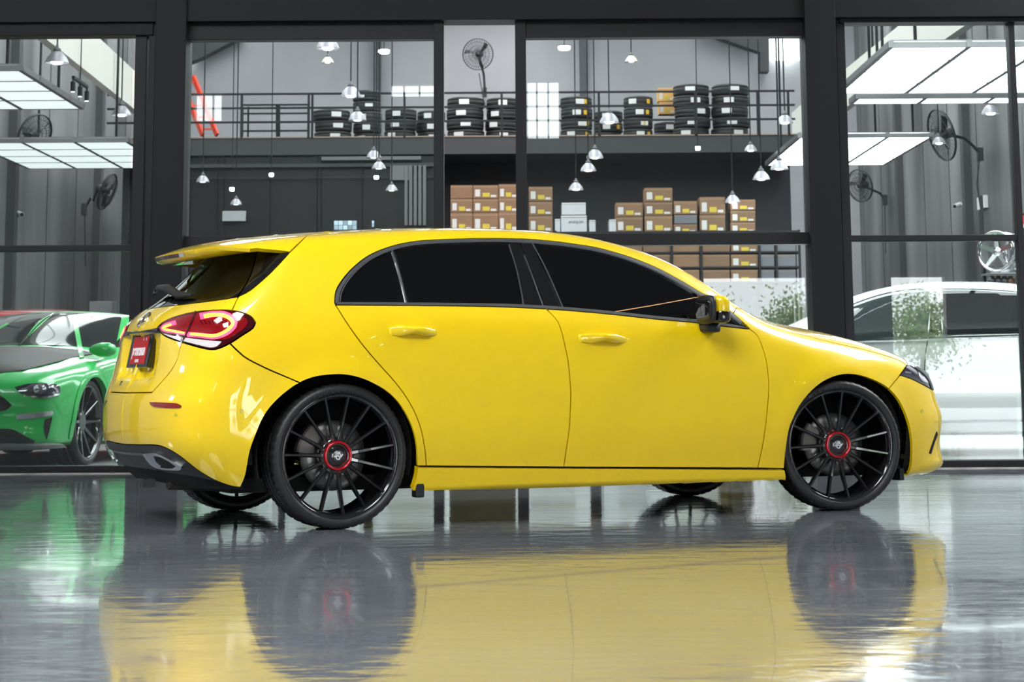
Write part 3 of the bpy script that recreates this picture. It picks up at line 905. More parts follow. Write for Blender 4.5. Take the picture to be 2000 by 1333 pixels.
led_grid(-2.6, 2.6, 16.8, 20.0, 4.7, 6, 4, 'added grid of glowing white panels over the middle bay, unseen above the header')  # added out of view to light the middle bay and its cabinets
led_grid(4.0, 7.6, 16.6, 20.0, 4.7, 5, 4, 'added grid of glowing white panels over the white car, unseen above the header')  # added out of view to brighten the white car
led_grid(-7.6, -4.0, 16.6, 20.0, 4.7, 5, 4, 'added grid of glowing white panels over the green coupe, unseen above the header', m=M_led_l)  # added out of view, extra light for the left bay
# the hall's own grids over the parked car
M_led_h = mat('led_panel_hall', (.9, .95, .95), .4, emit=(.97, .99, 1.0), estr=HALL_LED)
led_grid(5.4, 9.2, 10.8, 14.6, 6.5, 3, 4, 'grid of glowing panels high over the car front', hang=8.2, m=M_led_h)
led_grid(-2.2, .4, 3.0, 6.0, 6.5, 3, 4, 'grid of glowing panels high over the hall, nearest the camera', hang=8.2, m=M_led_h)
led_grid(-7.6, -5.0, 5.4, 8.4, 6.5, 3, 4, 'grid of glowing panels high over the left of the hall', hang=8.2, m=M_led_h)
led_grid(-5.4, -2.8, .4, 3.4, 6.5, 3, 4, 'grid of glowing panels high over the hall behind the camera', hang=8.2, m=M_led_h)

# --- wall fans
def fan(hub, R_, aim, label, arm=None, cord=None):
    """aim: direction the grille faces; arm: points from hub back to the wall"""
    r = empty('wall_fan', tuple(hub), 0, label, 'fan', 'wall fans')
    q = Vector(aim).to_track_quat('Z', 'Y').to_matrix().to_4x4(); M_f = mat('fan_black', (.02, .02, .022), .5); M_fg = mat('fan_wire', (.05, .05, .055), .4, metal=.5)
    g = MB()
    for rr in (R_, ): g.lathe([(rr - .008, .05), (rr + .008, .05), (rr + .008, .09), (rr - .008, .09)], 40, q, closed=True)
    g.build('grille_rim', M_f, r)
    g = MB()
    for k in range(36):
        a = 2 * math.pi * k / 36; c, s = math.cos(a), math.sin(a)
        for sgn in (-1, 1):
            pts = [(rr * c, rr * s, .07 + sgn * hz) for rr, hz in ((.07, .07), (R_ * .6, .062), (R_, .0))]
            g.tube([tuple(q @ Vector(p)) for p in pts], .0035, 4, False)
    for rr in (.3, .55, .8):
        g.lathe([(rr * R_ - .004, .137), (rr * R_ + .004, .137), (rr * R_ + .004, .131), (rr * R_ - .004, .131)], 36, q, closed=True)
    tag(g.build('grille_wires', M_fg, r), kind='stuff')
    for k in range(3):
        a0 = 2 * math.pi * k / 3 + .6; vs = []
        for t in np.linspace(.12, .9, 7):
            for sgn, w in ((-1, .16), (1, .10)):
                a = a0 + sgn * w * (.6 + .7 * math.sin(t * 2.6)) + t * .3
                vs.append((t * R_ * math.cos(a), t * R_ * math.sin(a), .07 + sgn * .03))
        MB().add([tuple(q @ Vector(v)) for v in vs], [(2 * i, 2 * i + 1, 2 * i + 3, 2 * i + 2) for i in range(6)]).build('blade', M_f, r)
    MB().lathe([(0, -.16), (.07, -.155), (.085, -.12), (.085, -.02), (.05, .03), (.05, .12), (0, .125)], 20, q).build('motor', M_f, r)
    if arm:
        MB().tube([np.array(p) - np.array(hub) for p in arm], .028, 8).build('arm', M_f, r)
        e = np.array(arm[-1]) - np.array(hub); MB().box(e[0] - .05, e[0] + .05, e[1] - .06, e[1] + .06, e[2] - .13, e[2] + .10).build('wall_bracket', M_f, r)
    if cord:
        MB().tube([np.array(p) - np.array(hub) for p in cord], .012, 6).build('cord', M_f, r)
def wall_pt(px, py, sg, off=.16):
    d = ray(px, py); t = (sg * (WX - off)) / d[0]; return CAMW + d * t
# left bay
e = wall_pt(165, 408, -1); h = atY(203, 372, e[1] - .1)
fan(h, .36, (.93, -.15, -.35), 'black wall fan in the left bay seen edge-on below the light grid', [h - np.array((.12, 0, -.02)), h + (e - h) * .55 + np.array((0, 0, -.0)), e + np.array((.12, 0, .22)), e], [e, e + np.array((.02, 0, -.5)), e + np.array((.05, 0, -1.1))])
e = wall_pt(22, 290, -1); h = atY(62, 262, e[1])
fan(h, .36, (.75, -.45, -.35), 'black wall fan in the left bay between the two light grids', [h, h + (e - h) * .6, e])
# narrow opening
h = atY(935, 106, 47.)
fan(h, .36, (-.25, -.95, -.15), 'black wall fan framed in the narrow opening above the tyres', [h, h + np.array((.1, 1.2, -.3)), h + np.array((.1, 2.7, -.5))], [h + np.array((0, .3, -.4)), h + np.array((.1, .5, -1.0)), h + np.array((.2, .4, -1.3))])
# right bay
e = wall_pt(1914, 300, 1); h = atY(1846, 262, e[1] - .2)
fan(h, .46, (-.92, -.25, -.25), 'large black wall fan in the right bay beside the bright panels', [h, h + (e - h) * .55 + np.array((0, 0, .12)), e + np.array((-.12, 0, .14)), e], [e, e + np.array((-.08, 0, -.55)), e + np.array((.0, 0, -1.2))])
e = wall_pt(1728, 390, 1); h = atY(1684, 362, e[1] - .2)
fan(h, .36, (-.75, -.55, -.2), 'smaller black wall fan beside the right column', [h, h + (e - h) * .55 + np.array((0, 0, .05)), e + np.array((-.1, 0, .14)), e], [e, e + np.array((-.02, 0, -1.2))])

# --- small wall fittings
M_cam = mat('white_plastic', (.75, .75, .74), .5)
def sec_cam(px, py, sg, label):
    p = wall_pt(px, py, sg, 0.); r = empty('security_camera', tuple(p), 0, label, 'camera', 'security cameras')
    MB().lathe([(.0, 0), (.05, 0), (.05, .02), (.0, .02)], 16, Matrix.Rotation(-sg * math.pi / 2, 4, 'Y')).build('base', M_cam, r)
    MB().tube([(0, 0, 0), (-sg * .12, 0, -.02)], .018, 8).build('bracket', M_cam, r)
    MB().tube([(-sg * .08, .05, .0), (-sg * .22, -.12, -.05)], .045, 12).build('camera_body', M_cam, r)
    MB().tube([(-sg * .22, -.12, -.05), (-sg * .226, -.128, -.052)], .034, 12).build('lens', M_void, r)
sec_cam(20, 415, -1, 'small white security camera on the left bay wall'); sec_cam(1885, 399, 1, 'small white security camera on the right bay wall')
def socket(px, py, sg, label):
    p = wall_pt(px, py, sg, 0.); r = empty('wall_socket', tuple(p), 0, label, 'socket')
    MB().box(-.06, .06, -.3, .3, -.11, .11).build('box', M_cam, r); MB().box(-sg * .065 - .01, -sg * .065 + .01, -.05, .05, -.05, .05).build('outlet', M_cgrey, r)
socket(1922, 396, 1, 'white socket box on the right bay wall below the fan cord')
p = wall_pt(168, 602, -1)
MB().box(p[0] + .1, p[0] + .55, p[1] - .2, p[1] + .2, .0, p[2] + .12).build('cabinet', mat('pale_cabinet', (.42, .42, .44), .5), None, 'pale narrow cabinet by the left bay wall behind the green car', 'cabinet', bevel=.01)

# shelf with chrome wheels, jars and a red sign at the right edge
YS = 24.5
sh = empty('wall_shelf', tuple(atY(1965, 536, YS)), 0, 'steel shelf at the right edge carrying chrome wheels', 'shelf')
o0 = atY(1965, 536, YS); xr = atY(2040, 536, YS)[0] - o0[0]
for py in (534, 556):
    z = atY(1965, py, YS)[2] - o0[2]
    MB().box(-.24, xr, -.25, .25, z - .02, z).build('board', mat('shelf_steel', (.35, .35, .36), .35, metal=.7), sh)
for x in (-.22, xr - .02): MB().box(x, x + .03, .2, .24, -o0[2], .95).build('upright', M_frame, sh)
def chrome_wheel(px, py, Y, label):
    c = atY(px, py, Y); R_ = .24
    r = empty('alloy_wheel', (c[0], c[1], c[2] - R_), 0, label, 'wheel', 'chrome wheels on the shelf')
    q = Matrix.Translation((0, 0, R_)) @ Vector((-.62, -.78, 0)).to_track_quat('Z', 'Y').to_matrix().to_4x4()
    MB().lathe([(.20, .10), (.225, .10), (.24, .11), (.245, .10), (.22, .06), (.215, -.10), (.24, -.12), (.20, -.11), (.20, .10)], 40, q).build('rim', M_chr, r)
    for k in range(5):
        a = 2 * math.pi * k / 5 + .3; c_, s_ = math.cos(a), math.sin(a); n_ = np.array((-s_, c_, 0)) * .03
        d0 = np.array((c_, s_, 0))
        MB().obox((0, 0, 0), (1, 0, 0), (0, 1, 0), (0, 0, 1)) if False else None
        vs = [d0 * .03 + n_ + (0, 0, .06), d0 * .03 - n_ + (0, 0, .06), d0 * .21 - n_ * .6 + (0, 0, .105), d0 * .21 + n_ * .6 + (0, 0, .105), d0 * .03 + n_ + (0, 0, .02), d0 * .03 - n_ + (0, 0, .02), d0 * .21 - n_ * .6 + (0, 0, .07), d0 * .21 + n_ * .6 + (0, 0, .07)]
        MB().add([tuple(q @ Vector(v)) for v in vs], [(0, 1, 2, 3), (4, 7, 6, 5), (0, 4, 5, 1), (1, 5, 6, 2), (2, 6, 7, 3), (3, 7, 4, 0)]).build('spoke', M_chr, r)
    MB().lathe([(0, .075), (.05, .07), (.06, .0), (0, 0)], 20, q).build('hub', M_chr, r)
chrome_wheel(1952, 492, YS, 'polished chrome wheel on the shelf, left one'); chrome_wheel(2006, 492, YS + .1, 'polished chrome wheel on the shelf cut by the frame edge')
for k, (px, c) in enumerate(((1938, (.03, .03, .03)), (1950, (.05, .06, .08)), (1962, (.05, .05, .05)), (1974, (.22, .10, .06)))):
    b_ = atY(px, 556, YS - .1)
    MB().lathe([(0, 0), (.05, 0), (.055, .03), (.055, .06), (.03, .08), (.028, .10), (0, .10)], 16, Matrix.Translation(b_)).build('jar', mat('jar_%d' % k, c, .3), None, 'small round jar under the chrome wheels, %s from the left' % ['first', 'second', 'third', 'brown one fourth'][k], 'jar', 'jars on the shelf')
a = atY(1986, 450, YS - .1); c = atY(2030, 417, YS - .1)
sg_ = empty('wall_sign', (a[0], YS - .1, a[2]), 0, 'red and white sign in a black frame at the right edge', 'sign')
MB().box(0, c[0] - a[0], 0, .04, 0, c[2] - a[2]).build('frame', M_frame, sg_); MB().box(.02, c[0] - a[0] - .02, -.006, 0, .02, c[2] - a[2] - .02).build('face', mat('sign_red', (.60, .01, .015), .5), sg_)
MB().box(.035, .12, -.009, -.006, .03, .07).build('print', M_wl, sg_)
MB().bar((.1, .02, -a[2]), (.1, .02, 0), .04).build('post', M_frame, sg_)

# white cabinets added unseen behind the yellow car for pale floor reflections under its sill
for k, x in enumerate((-2.55, -1.75, -.95, .35, 1.15, 2.0)):
    r = empty('added_cabinet', (x, 19.2, 0), 0, 'added white cabinet hidden behind the yellow car, mirrored in the floor, %s from the left' % ['first', 'second', 'third', 'fourth', 'fifth', 'sixth'][k], 'cabinet', 'cabinets added behind the yellow car')
    MB().box(-.34, .34, 0, .5, .10, .92).build('body', mat('added_cabinet_white', (.78, .79, .80), .35), r, bevel=.01)
    for q in range(4):
        d = MB().box(-.31, .31, -.015, 0, .13 + q * .195, .31 + q * .195).build('added_drawer', MATS['added_cabinet_white'], r, bevel=.004)
        MB().box(-.2, .2, -.035, -.015, .27 + q * .195, .285 + q * .195).build('added_drawer_handle', M_chr, d)
    for cx in (-.27, .27):
        for cy in (.06, .44): MB().lathe([(0, 0), (.05, 0), (.05, .09), (0, .10)], 14, Matrix.Translation((cx, cy, 0))).build('foot', M_frame, r)

# lit pendants on the camera's side of the hall, mirrored as small glints in the doors
for k, (x, y, z) in enumerate(((10.6, .2, 4.4), (10.9, 2.6, 4.4), (11.2, -2.4, 4.4), (9.0, -1.0, 5.2))):
    r = empty('pendant_lamp', (x, y, z), 0, 'lit pendant lamp in the hall behind the camera, %s of four' % ['first', 'second', 'third', 'last'][k], 'lamp', 'pendant lamps'); r.scale = (1.3, 1.3, 1.3)
    link('shade', SH, r); link('socket', CP, r); link('bulb', BL, r)
    MB().tube([(0, 0, .23), (0, 0, (8.2 - z) / 1.3)], .01, 6, False).build('stem', M_frame, r)
# ================================================================== the yellow hatchback
YAW = .4265
CAR_LOC = (9.9361 * -math.sin(YAW) + 3.2326 * math.cos(YAW), 9.9361 * math.cos(YAW) + 3.2326 * math.sin(YAW), 0)
car = empty('hatchback_car', CAR_LOC, YAW, 'glossy yellow five-door hatchback with black multi-spoke wheels and red hub rings', 'car')
_top = spl([(-.75, 1.22), (-.5, 1.315), (-.2, 1.37), (.2, 1.408), (.6, 1.431), (1.0, 1.437), (1.35, 1.424), (1.65, 1.387), (1.95, 1.308), (2.2, 1.185), (2.45, 1.042), (2.6, .992), (2.75, .964), (3.0, .918), (3.25, .855), (3.42, .80), (3.55, .73), (3.65, .64)])
_rear = spl([(.1, -.55), (.2, -.66), (.3, -.74), (.4, -.78), (.5, -.785), (.6, -.775), (.70, -.74), (.84, -.728), (.92, -.715), (1.0, -.65), (1.1, -.515), (1.2, -.40), (1.3, -.29), (1.4, -.18)])
_front = spl([(.08, 3.40), (.15, 3.54), (.2, 3.605), (.25, 3.60), (.33, 3.588), (.42, 3.603), (.48, 3.602), (.55, 3.578), (.63, 3.565), (.70, 3.54), (.8, 3.44), (.9, 3.28)])
_plan = spl([(-1.0, .80), (-.6, .855), (-.3, .885), (0, .897), (.4, .897), (.8, .892), (1.4, .89), (2.0, .89), (2.5, .895), (2.75, .897), (3.0, .88), (3.3, .83), (3.6, .76)])
def _belt(x):
    return np.interp(x, [-.8, 0, .6, 1.4, 2.2, 3.0, 3.6], [.98, .985, .965, .94, .905, .84, .72])
def hatch_field(P, rear=True):
    x, y, z = P[..., 0], np.abs(P[..., 1]), P[..., 2]
    wind = sst(x, 1.2, 1.7) * (1 - sst(x, 2.5, 2.9))
    xe = x + .28 * wind * y * y
    tz = _top(xe) - (.11 + .05 * sst(x, 2.4, 2.9)) * y * y
    sl = (_top(xe + .01) - _top(xe - .01)) / .02
    fT = (z - tz) / np.sqrt(1 + sl * sl)
    b = _belt(x)
    bw = .03 + .075 * (sst(x, 2.05, 2.5) + 1 - sst(x, -.15, .35))                # the shoulder is softer ahead of and behind the glass
    w = _plan(x) - .10 * softp(z - (b - .22), .05) - .46 * softp(z - (b - .01), bw) - .16 * softp(.40 - z, .05)
    for ax in (0., 2.729):                                    # wheel arch lips
        rr = np.hypot(x - ax, z - .33)
        w = w + .010 * np.exp(-((rr - .37) / .055) ** 2) * sst(z, .2, .4)
    sS = .45 * sst(z, b - .05, b + .05)
    fS = (y - w) / np.sqrt(1 + sS * sS)
    f = smax(fT, fS, np.interp(x, [-.5, 0, 1.5, 2.2, 2.6, 3.5], [.10, .12, .10, .06, .16, .2]))
    if rear:
        sr = (_rear(z + .01) - _rear(z - .01)) / .02
        niche = .042 * sst(y, .36, .27) * sst(z, .66, .72) * sst(z, .915, .875)     # number plate recess
        fR = (_rear(z) + niche + (.10 + .08 * sst(z, .72, .9)) * y * y + .10 * y ** 4 - x) / np.sqrt(1 + sr * sr)
        f = smax(f, fR, np.interp(z, [.3, .75, .95, 1.1], [.30, .24, .14, .08]))
    sf = (_front(z + .01) - _front(z - .01)) / .02
    fF = (x - _front(z) + .12 * y * y + .30 * y ** 4) / np.sqrt(1 + sf * sf)
    f = smax(f, fF, .20)
    return smax(f, .16 - z, .03)
BD = Body(hatch_field, car, YAW, CAR_LOC, (.15, 2.9))

# --- shared outlines, traced on the photograph
ARCH_R = [(470, 953), (480, 929), (489, 882), (500.7, 849), (514, 818), (532, 792), (557.5, 768), (586, 748.3), (616, 737), (650, 732.8), (677, 733.4), (704, 739.5), (731, 751), (757, 767), (778.4, 788), (796, 816.5), (808, 846), (814, 876), (814.5, 911)]
ARCH_F = [(1531.5, 916), (1535, 880), (1541, 841), (1549, 819), (1562, 793), (1579, 771), (1599, 752.5), (1620, 740), (1640, 733.5), (1658, 731.7), (1676, 733.5), (1696, 739), (1719, 749), (1736, 760), (1752.5, 778), (1766, 802), (1776, 831), (1780.6, 859), (1781, 885), (1779, 910), (1774, 925), (1765, 934)]
DOOR_R = [(656, 597), (678, 632), (705, 670), (735, 706), (764, 738), (790, 771), (810, 806), (823, 842), (830, 880), (833, 911)]
DOOR_M = [(1068.6, 606), (1079, 616), (1089.6, 629), (1098, 652), (1103.6, 676), (1109, 702), (1113, 740), (1115, 775), (1112, 835), (1106, 880), (1101, 913)]
DOOR_F = [(1464, 643), (1480, 657), (1490, 682), (1496, 702), (1500.4, 733), (1501, 771), (1496, 827), (1489, 873), (1480, 915)]
TRIM_T = [(654, 592), (656, 570), (668, 548), (690, 523), (720, 500), (760, 483), (810, 472), (870, 468), (940, 466), (1000, 466.4), (1039, 468), (1084, 472), (1126, 477.6), (1168, 484.6), (1210, 496), (1252, 510.5), (1294, 529), (1336, 552), (1364, 569), (1390, 583), (1414, 599), (1432, 613), (1448, 627), (1464, 642)]
TRIM_B = [(1464, 643), (1440, 640.5), (1409, 637), (1364, 631), (1280, 623.5), (1196, 614.5), (1100, 606), (1000, 600.5), (900, 598), (800, 597), (700, 596.5), (656, 596)]
LIGHT_T = [(306, 641.5), (317.5, 630), (343, 618.5), (381, 609.6), (419.5, 606.3), (452.7, 607), (475.6, 612), (491, 619.5), (499, 630)]
LIGHT_B = [(499, 630), (493.5, 641.5), (470.5, 657), (449, 671), (427, 681), (412, 683), (389, 678.5), (358, 669.5), (327.7, 659.3), (315, 651.7), (306, 641.5)]
BUMP_CUT = [(449, 671), (465.5, 687), (483, 701), (521.6, 720.5), (560, 737), (586.6, 748.4)]
FIN = [(566, 493), (547, 514), (519, 542), (488, 568), (465.5, 580)]
HOODL = [(1438, 601), (1466, 611), (1504, 625), (1532, 640), (1560, 652), (1620, 668), (1690, 684), (1750, 702), (1771, 714)]

def sub(c, a, b):
    """piece of a traced curve between the points nearest to a and b"""
    p = crv(c); i = np.argmin(np.linalg.norm(p - a, axis=1)); j = np.argmin(np.linalg.norm(p - b, axis=1))
    return p[i:j + 1] if i <= j else p[j:i + 1][::-1]
def on_skin(x, y, zlo=.8):
    return BD.to3(np.array([(x, y)], float), 'top')[0]

# --- roof seam hidden above the cant rail, in points of the car
SEAM = np.array([on_skin(x, -y) for x, y in ((2.36, .60), (2.25, .60), (2.1, .585), (1.9, .565), (1.7, .54), (1.5, .52), (1.2, .50), (.9, .49), (.6, .485), (.3, .48), (.12, .475))])

# side frame: quarter panel, cant rail and windscreen pillar in one sheet
_o3 = BD.cast(loop([(600.6, 460), (566, 493)], FIN, [(465.5, 580), (452.7, 607)], sub(LIGHT_T, (452.7, 607), (499, 630)), sub(LIGHT_B, (499, 630), (449, 671)), BUMP_CUT, sub(ARCH_R, (586.6, 748.4), (814.5, 911)), [(814.5, 911), (833, 911)], DOOR_R[::-1], TRIM_T[:-2], [(1432, 613), (1438.5, 602)]))
BD.panel('side_frame', np.vstack([_o3, SEAM]), M_yel, px=False)
BD.panel('rear_door', loop(DOOR_R, [(833, 911), (960, 912), (1101, 913)], DOOR_M[::-1], sub(TRIM_B, (1068.6, 604), (656, 596))), M_yel)
BD.panel('front_door', loop(DOOR_M, [(1101, 913), (1300, 914), (1480, 915)], DOOR_F[::-1], sub(TRIM_B, (1464, 643), (1068.6, 604))), M_yel)
BD.panel('front_fender', loop(DOOR_F, [(1480, 915), (1531.5, 916)], sub(ARCH_F, (1531.5, 916), (1736, 760)), [(1736, 760), (1758, 733)], [(1758, 733), (1771, 714)], HOODL[::-1], [(1438, 601), (1432, 613)], sub(TRIM_T, (1432, 613), (1464, 642))), M_yel)
BD.panel('side_sill', loop([(814.5, 912), (1100, 914), (1400, 916), (1531.5, 917)], [(1531.5, 917), (1534, 930), (1530, 944), (1521, 947.5)], [(1521, 947.5), (1200, 951), (1000, 954), (803, 958)], [(803, 958), (809, 941), (813, 926), (814.5, 912)]), M_yel, off=.006, thick=.04)
BD.panel('rear_bumper', loop(BUMP_CUT, sub(ARCH_R, (586.6, 748.4), (470, 953)), [(470, 953), (455, 951), (435, 945), (410.6, 934), (383.6, 917), (352, 892), (325, 876), (302.5, 870), (275.5, 869.7), (217, 867.4), (190, 864)], [(190, 864), (180, 770)], [(180, 770), (236, 768), (297, 767)], [(297, 767), (330, 730), (345, 705), (349, 692), (355, 669.5)], sub(LIGHT_B, (355, 669.5), (449, 671))), M_yel, half='rear')
BD.panel('tailgate', loop([(465.5, 580), (435, 585.4), (368.5, 594), (317.5, 600), (284, 605), (250, 612)], [(250, 612), (150, 768)], [(150, 768), (236, 768), (297, 767)], [(297, 767), (330, 730), (345, 705), (349, 692), (355, 669.5)], sub(LIGHT_B, (355, 669.5), (306, 641.5)), sub(LIGHT_T, (306, 641.5), (452.7, 607)), [(452.7, 607), (465.5, 580)]), M_yel, half='rear')
_fb = BD.cast(loop([(1823.5, 763), (1799, 750), (1781, 741), (1758, 733)], [(1758, 733), (1736, 760)], sub(ARCH_F, (1736, 760), (1765, 934)), [(1765, 934), (1785, 931), (1810, 926), (1832, 917), (1844, 906)]))
_fm = BD.to3(np.array([(BD.s_f - .5, -.50), (BD.s_f - .25, -.50), (BD.s_f, -.50), (BD.s_f, .06), (BD.s_f - .3, .05), (BD.s_f - .6, .02)]), 'cap')
BD.panel('front_bumper', np.vstack([_fb, _fm]), M_yel, px=False, half='front')

# --- glass, trims
GL_T = [(664, 591), (667, 573), (678, 552), (699, 528), (728, 506), (766, 489.5), (812, 479.5), (870, 475.5), (940, 473.5), (1000, 474), (1039, 476), (1084, 480), (1126, 485.5), (1168, 493), (1210, 504.5), (1252, 519.5), (1294, 538), (1336, 561), (1364, 578), (1390, 594), (1410, 609), (1430, 622), (1447, 635)]
GL_B = [(1447, 637), (1409, 631), (1364, 625), (1280, 617.5), (1196, 608.5), (1100, 600), (1000, 594.5), (900, 592.5), (800, 591.5), (700, 591), (664, 591)]
def cut_top(x): p = crv(GL_T); return tuple(p[np.argmin(abs(p[:, 0] - x) + 99 * (p[:, 1] > 590))])
def cut_bot(x): p = crv(GL_B); return tuple(p[np.argmin(abs(p[:, 0] - x))])
def pane(name, xt0, xb0, xt1, xb1, m, first=None, last=None, off=-.004, thick=.006):
    top = sub(GL_T, cut_top(xt0) if first is None else first, cut_top(xt1) if last is None else last)
    bot = sub(GL_B, cut_bot(xb1) if last is None else last, cut_bot(xb0) if first is None else first)
    return BD.panel(name, loop(top, bot), m, off=off, thick=thick, gap=.0005)
pane('quarter_window', 0, 0, 762, 790, M_tint, first=(664, 591))
pane('rear_door_window', 770, 798, 993, 1022, M_tint)
pane('rear_pillar_cover', 995, 1024, 1011, 1064, M_blk, off=-.001)
pane('front_pillar_cover', 1014, 1067, 1037, 1096, M_blk, off=-.001)
pane('front_door_window', 1042, 1101, 0, 0, M_tint, last=(1447, 636))
BD.panel('window_seal', loop(TRIM_T, TRIM_B), M_void, off=-.010, thick=.004, gap=.001)
_a = crv(TRIM_T); _b = crv(GL_T)
BD.panel('top_trim', np.vstack([crv(TRIM_T[:-1]) + np.array([.8, 1.5]), crv([(p[0] * .25 + q[0] * .75, p[1] * .25 + q[1] * .75) for p, q in zip(TRIM_T[:-1], GL_T)])[::-1]]), M_gtrim, off=.003, thick=.01, gap=0)
BD.panel('chrome_bead', band([(p[0] - .3, p[1] - .2) for p in GL_T], 2.4), M_chr, off=.005, thick=.012, gap=0, grid=.05)
BD.panel('belt_trim', loop(TRIM_B, [TRIM_B[-1], (660, 591)], GL_B[::-1], [(1447, 637), (1464, 643)]), M_gtrim, off=.004, thick=.012, gap=.001)
BD.panel('chrome_divider', band([(765, 488), (781, 538), (793.5, 592)], 2.6), M_chr, off=.002, gap=0, grid=.05)
BD.panel('chrome_divider', band([(1040, 477), (1068, 530), (1098.5, 600)], 2.2), M_chr, off=.003, gap=0, grid=.05)
BD.panel('chrome_divider', band([(1024, 499), (1042, 545), (1063, 603)], 1.2), M_gtrim, off=.002, gap=0, grid=.05)
BD.panel('chrome_divider', band([(994, 478), (1010, 530), (1023, 596)], 1.2), M_gtrim, off=.002, gap=0, grid=.05)
BD.panel('chrome_bead', band([(1417, 608), (1432, 622), (1452, 637)], 2.2), M_chr, off=.005, gap=0, grid=.05)

BD.panel('window_reflection', band([(1190, 610.5), (1280, 595.5), (1364, 580)], 1.5), mat('reflection_orange', (.75, .36, .14), .4), off=-.0028, gap=0, thick=.002, grid=.05, mirror=False)  # orange reflection in the front window, painted as a thin band

# --- rear screen, side fin, spoiler
BD.panel('rear_window', loop([(498.6, 480), (440, 490), (380, 505)], [(380, 505), (240, 612)], [(240, 612), (284, 604.8), (317.5, 599.4), (368.5, 593.5), (435, 585), (463, 580)], [(463, 580), (487, 540), (500, 495), (498.6, 480)]), M_tint, half='rear', off=-.003)
BD.panel('window_fin', loop([(500.5, 483), (530, 487), (566, 492)], FIN, [(465.5, 580), (489, 540), (501.5, 495), (500.5, 483)]), M_blk, off=.001)
SP = Body(lambda P: hatch_field(P, False), car, YAW, CAR_LOC, (.15, 2.9))
_g = SP.cast([(600.6, 460), (585, 474), (566, 493)]); _e = SP.cast([(545, 490.5), (520, 488)])
_e2 = SP.cast([(503, 485.5), (488, 487)])
_tip = [tuple(p[:2]) for p in _e2] + [ (-.47, -.48), (-.545, -.36), (-.585, -.22), (-.60, -.08), (-.602, 0)]
_sp2 = [(.135, 0), (.13, -.2), (.12, -.40)] + [tuple(p[:2]) for p in _g] + [tuple(p[:2]) for p in _e] + _tip
_spz = SP.to3(np.array(_sp2, float), 'top')
spoiler = SP.panel('roof_spoiler', _spz, M_yel, chart='top', px=False, half='mid', thick=.020, grid=.025)
# under-skin and trailing face of the spoiler
_mb = MB(); _n = 25
_ys = np.linspace(-.575, .575, _n)
def _tx(y): return float(np.interp(abs(y), [0, .08, .22, .36, .48, .575], [-.602, -.60, -.585, -.545, -.47, -.36]))
_rows = []
for y in _ys:
    x = _tx(y); zt = SP.to3(np.array([(x, y)]), 'top')[0][2]
    zi = SP.to3(np.array([(-.25, y)]), 'top')[0][2]
    _rows += [(x, y, zt), (x + .012, y, zt - .030), (x + .06, y, zt - .042), (-.25, y, zi - .045)]
_mb.add(_rows, [(i * 4 + k, i * 4 + k + 1, i * 4 + 5 + k, i * 4 + 4 + k) for i in range(_n - 1) for k in range(3)], True)
_mb.build('spoiler_underside', M_yel, spoiler)
_mb = MB()
for y0, y1 in zip(np.linspace(-.26, .24, 26), np.linspace(-.24, .26, 26)):
    pts = []
    for y in (y0, y1):
        x = _tx(y); zt = SP.to3(np.array([(x, y)]), 'top')[0][2]
        pts += [(x + .0, y, zt - .007), (x + .007, y, zt - .024)]
    _mb.add(pts, [(0, 1, 3, 2)], True)
_mb.build('third_brake_light', M_lensd, spoiler)

# --- roof, windscreen, bonnet
_m = lambda P: [tuple(p) for p in P]
_roof = np.array([on_skin(x, y) for x, y in [(.145, 0), (.14, -.3), (.125, -.47)]] + list(SEAM[::-1][1:6]) + [on_skin(x, y) for x, y in [(1.55, -.51), (1.62, -.3), (1.66, 0)]])
BD.panel('roof', _roof, M_yel, chart='top', px=False, half='mid')
_ws = np.array([on_skin(x, y) for x, y in [(1.665, 0), (1.625, -.3), (1.555, -.51)]] + list(SEAM[::-1][6:]) + [on_skin(x, y) for x, y in [(2.42, -.45), (2.50, -.2), (2.52, 0)]])
BD.panel('windscreen', _ws, M_tint, chart='top', px=False, half='mid', off=-.002)
_h3 = BD.cast(crv(HOODL))
_hood = np.vstack([[on_skin(2.53, 0), on_skin(2.51, -.2), on_skin(2.43, -.46)], _h3, [on_skin(3.46, -.45), on_skin(3.505, -.2), on_skin(3.515, 0)]])
BD.panel('bonnet', _hood, M_yel, chart='top', px=False, half='mid')

# --- rear lamps
lamp = BD.panel('tail_lamp', loop(LIGHT_T, LIGHT_B), M_lensd, off=.003, thick=.02, mirror=True)
_L = [(314, 641), (322, 632), (345, 622), (383, 613), (420, 610), (450, 611), (468, 616), (482, 624), (484, 633), (474, 645), (455, 657), (440, 664), (400, 661), (360, 656), (330, 650)]
BD.panel('red_lens', loop(_L + [_L[0]]), M_lens, off=.005, thick=.004, gap=0, grid=.02)
BD.panel('led_edge', band([(392, 619), (420, 614.5), (442, 616), (457, 626), (458, 637), (443, 651), (419, 658.5), (394, 656), (367, 654)], 12, 9), M_ledp, off=.0065, thick=.004, gap=0, grid=.02)
BD.panel('led_bar', band([(400, 619), (421, 616), (440, 618), (454, 627), (455, 636), (441, 649), (419, 657), (394, 655), (373, 653.5)], 7, 4.5), M_led, off=.008, thick=.004, gap=0, grid=.02)
BD.panel('led_edge', band([(345, 631), (325, 637), (319, 642), (324, 646), (345, 649.5), (363, 653)], 8, 6), M_ledp, off=.0065, thick=.004, gap=0, grid=.02)
BD.panel('led_bar', band([(336, 635), (322.5, 640), (323, 644), (343, 648), (361, 651.5)], 3.8, 3.2), M_led, off=.008, thick=.004, gap=0, grid=.02)
BD.panel('reversing_lens', loop([(359, 660), (400, 665), (434, 668)], [(434, 668), (425, 677), (411, 679.5), (388, 674.5), (360, 667.5)], [(360, 667.5), (359, 660)]), M_clear, off=.006, thick=.004, gap=0, grid=.02)
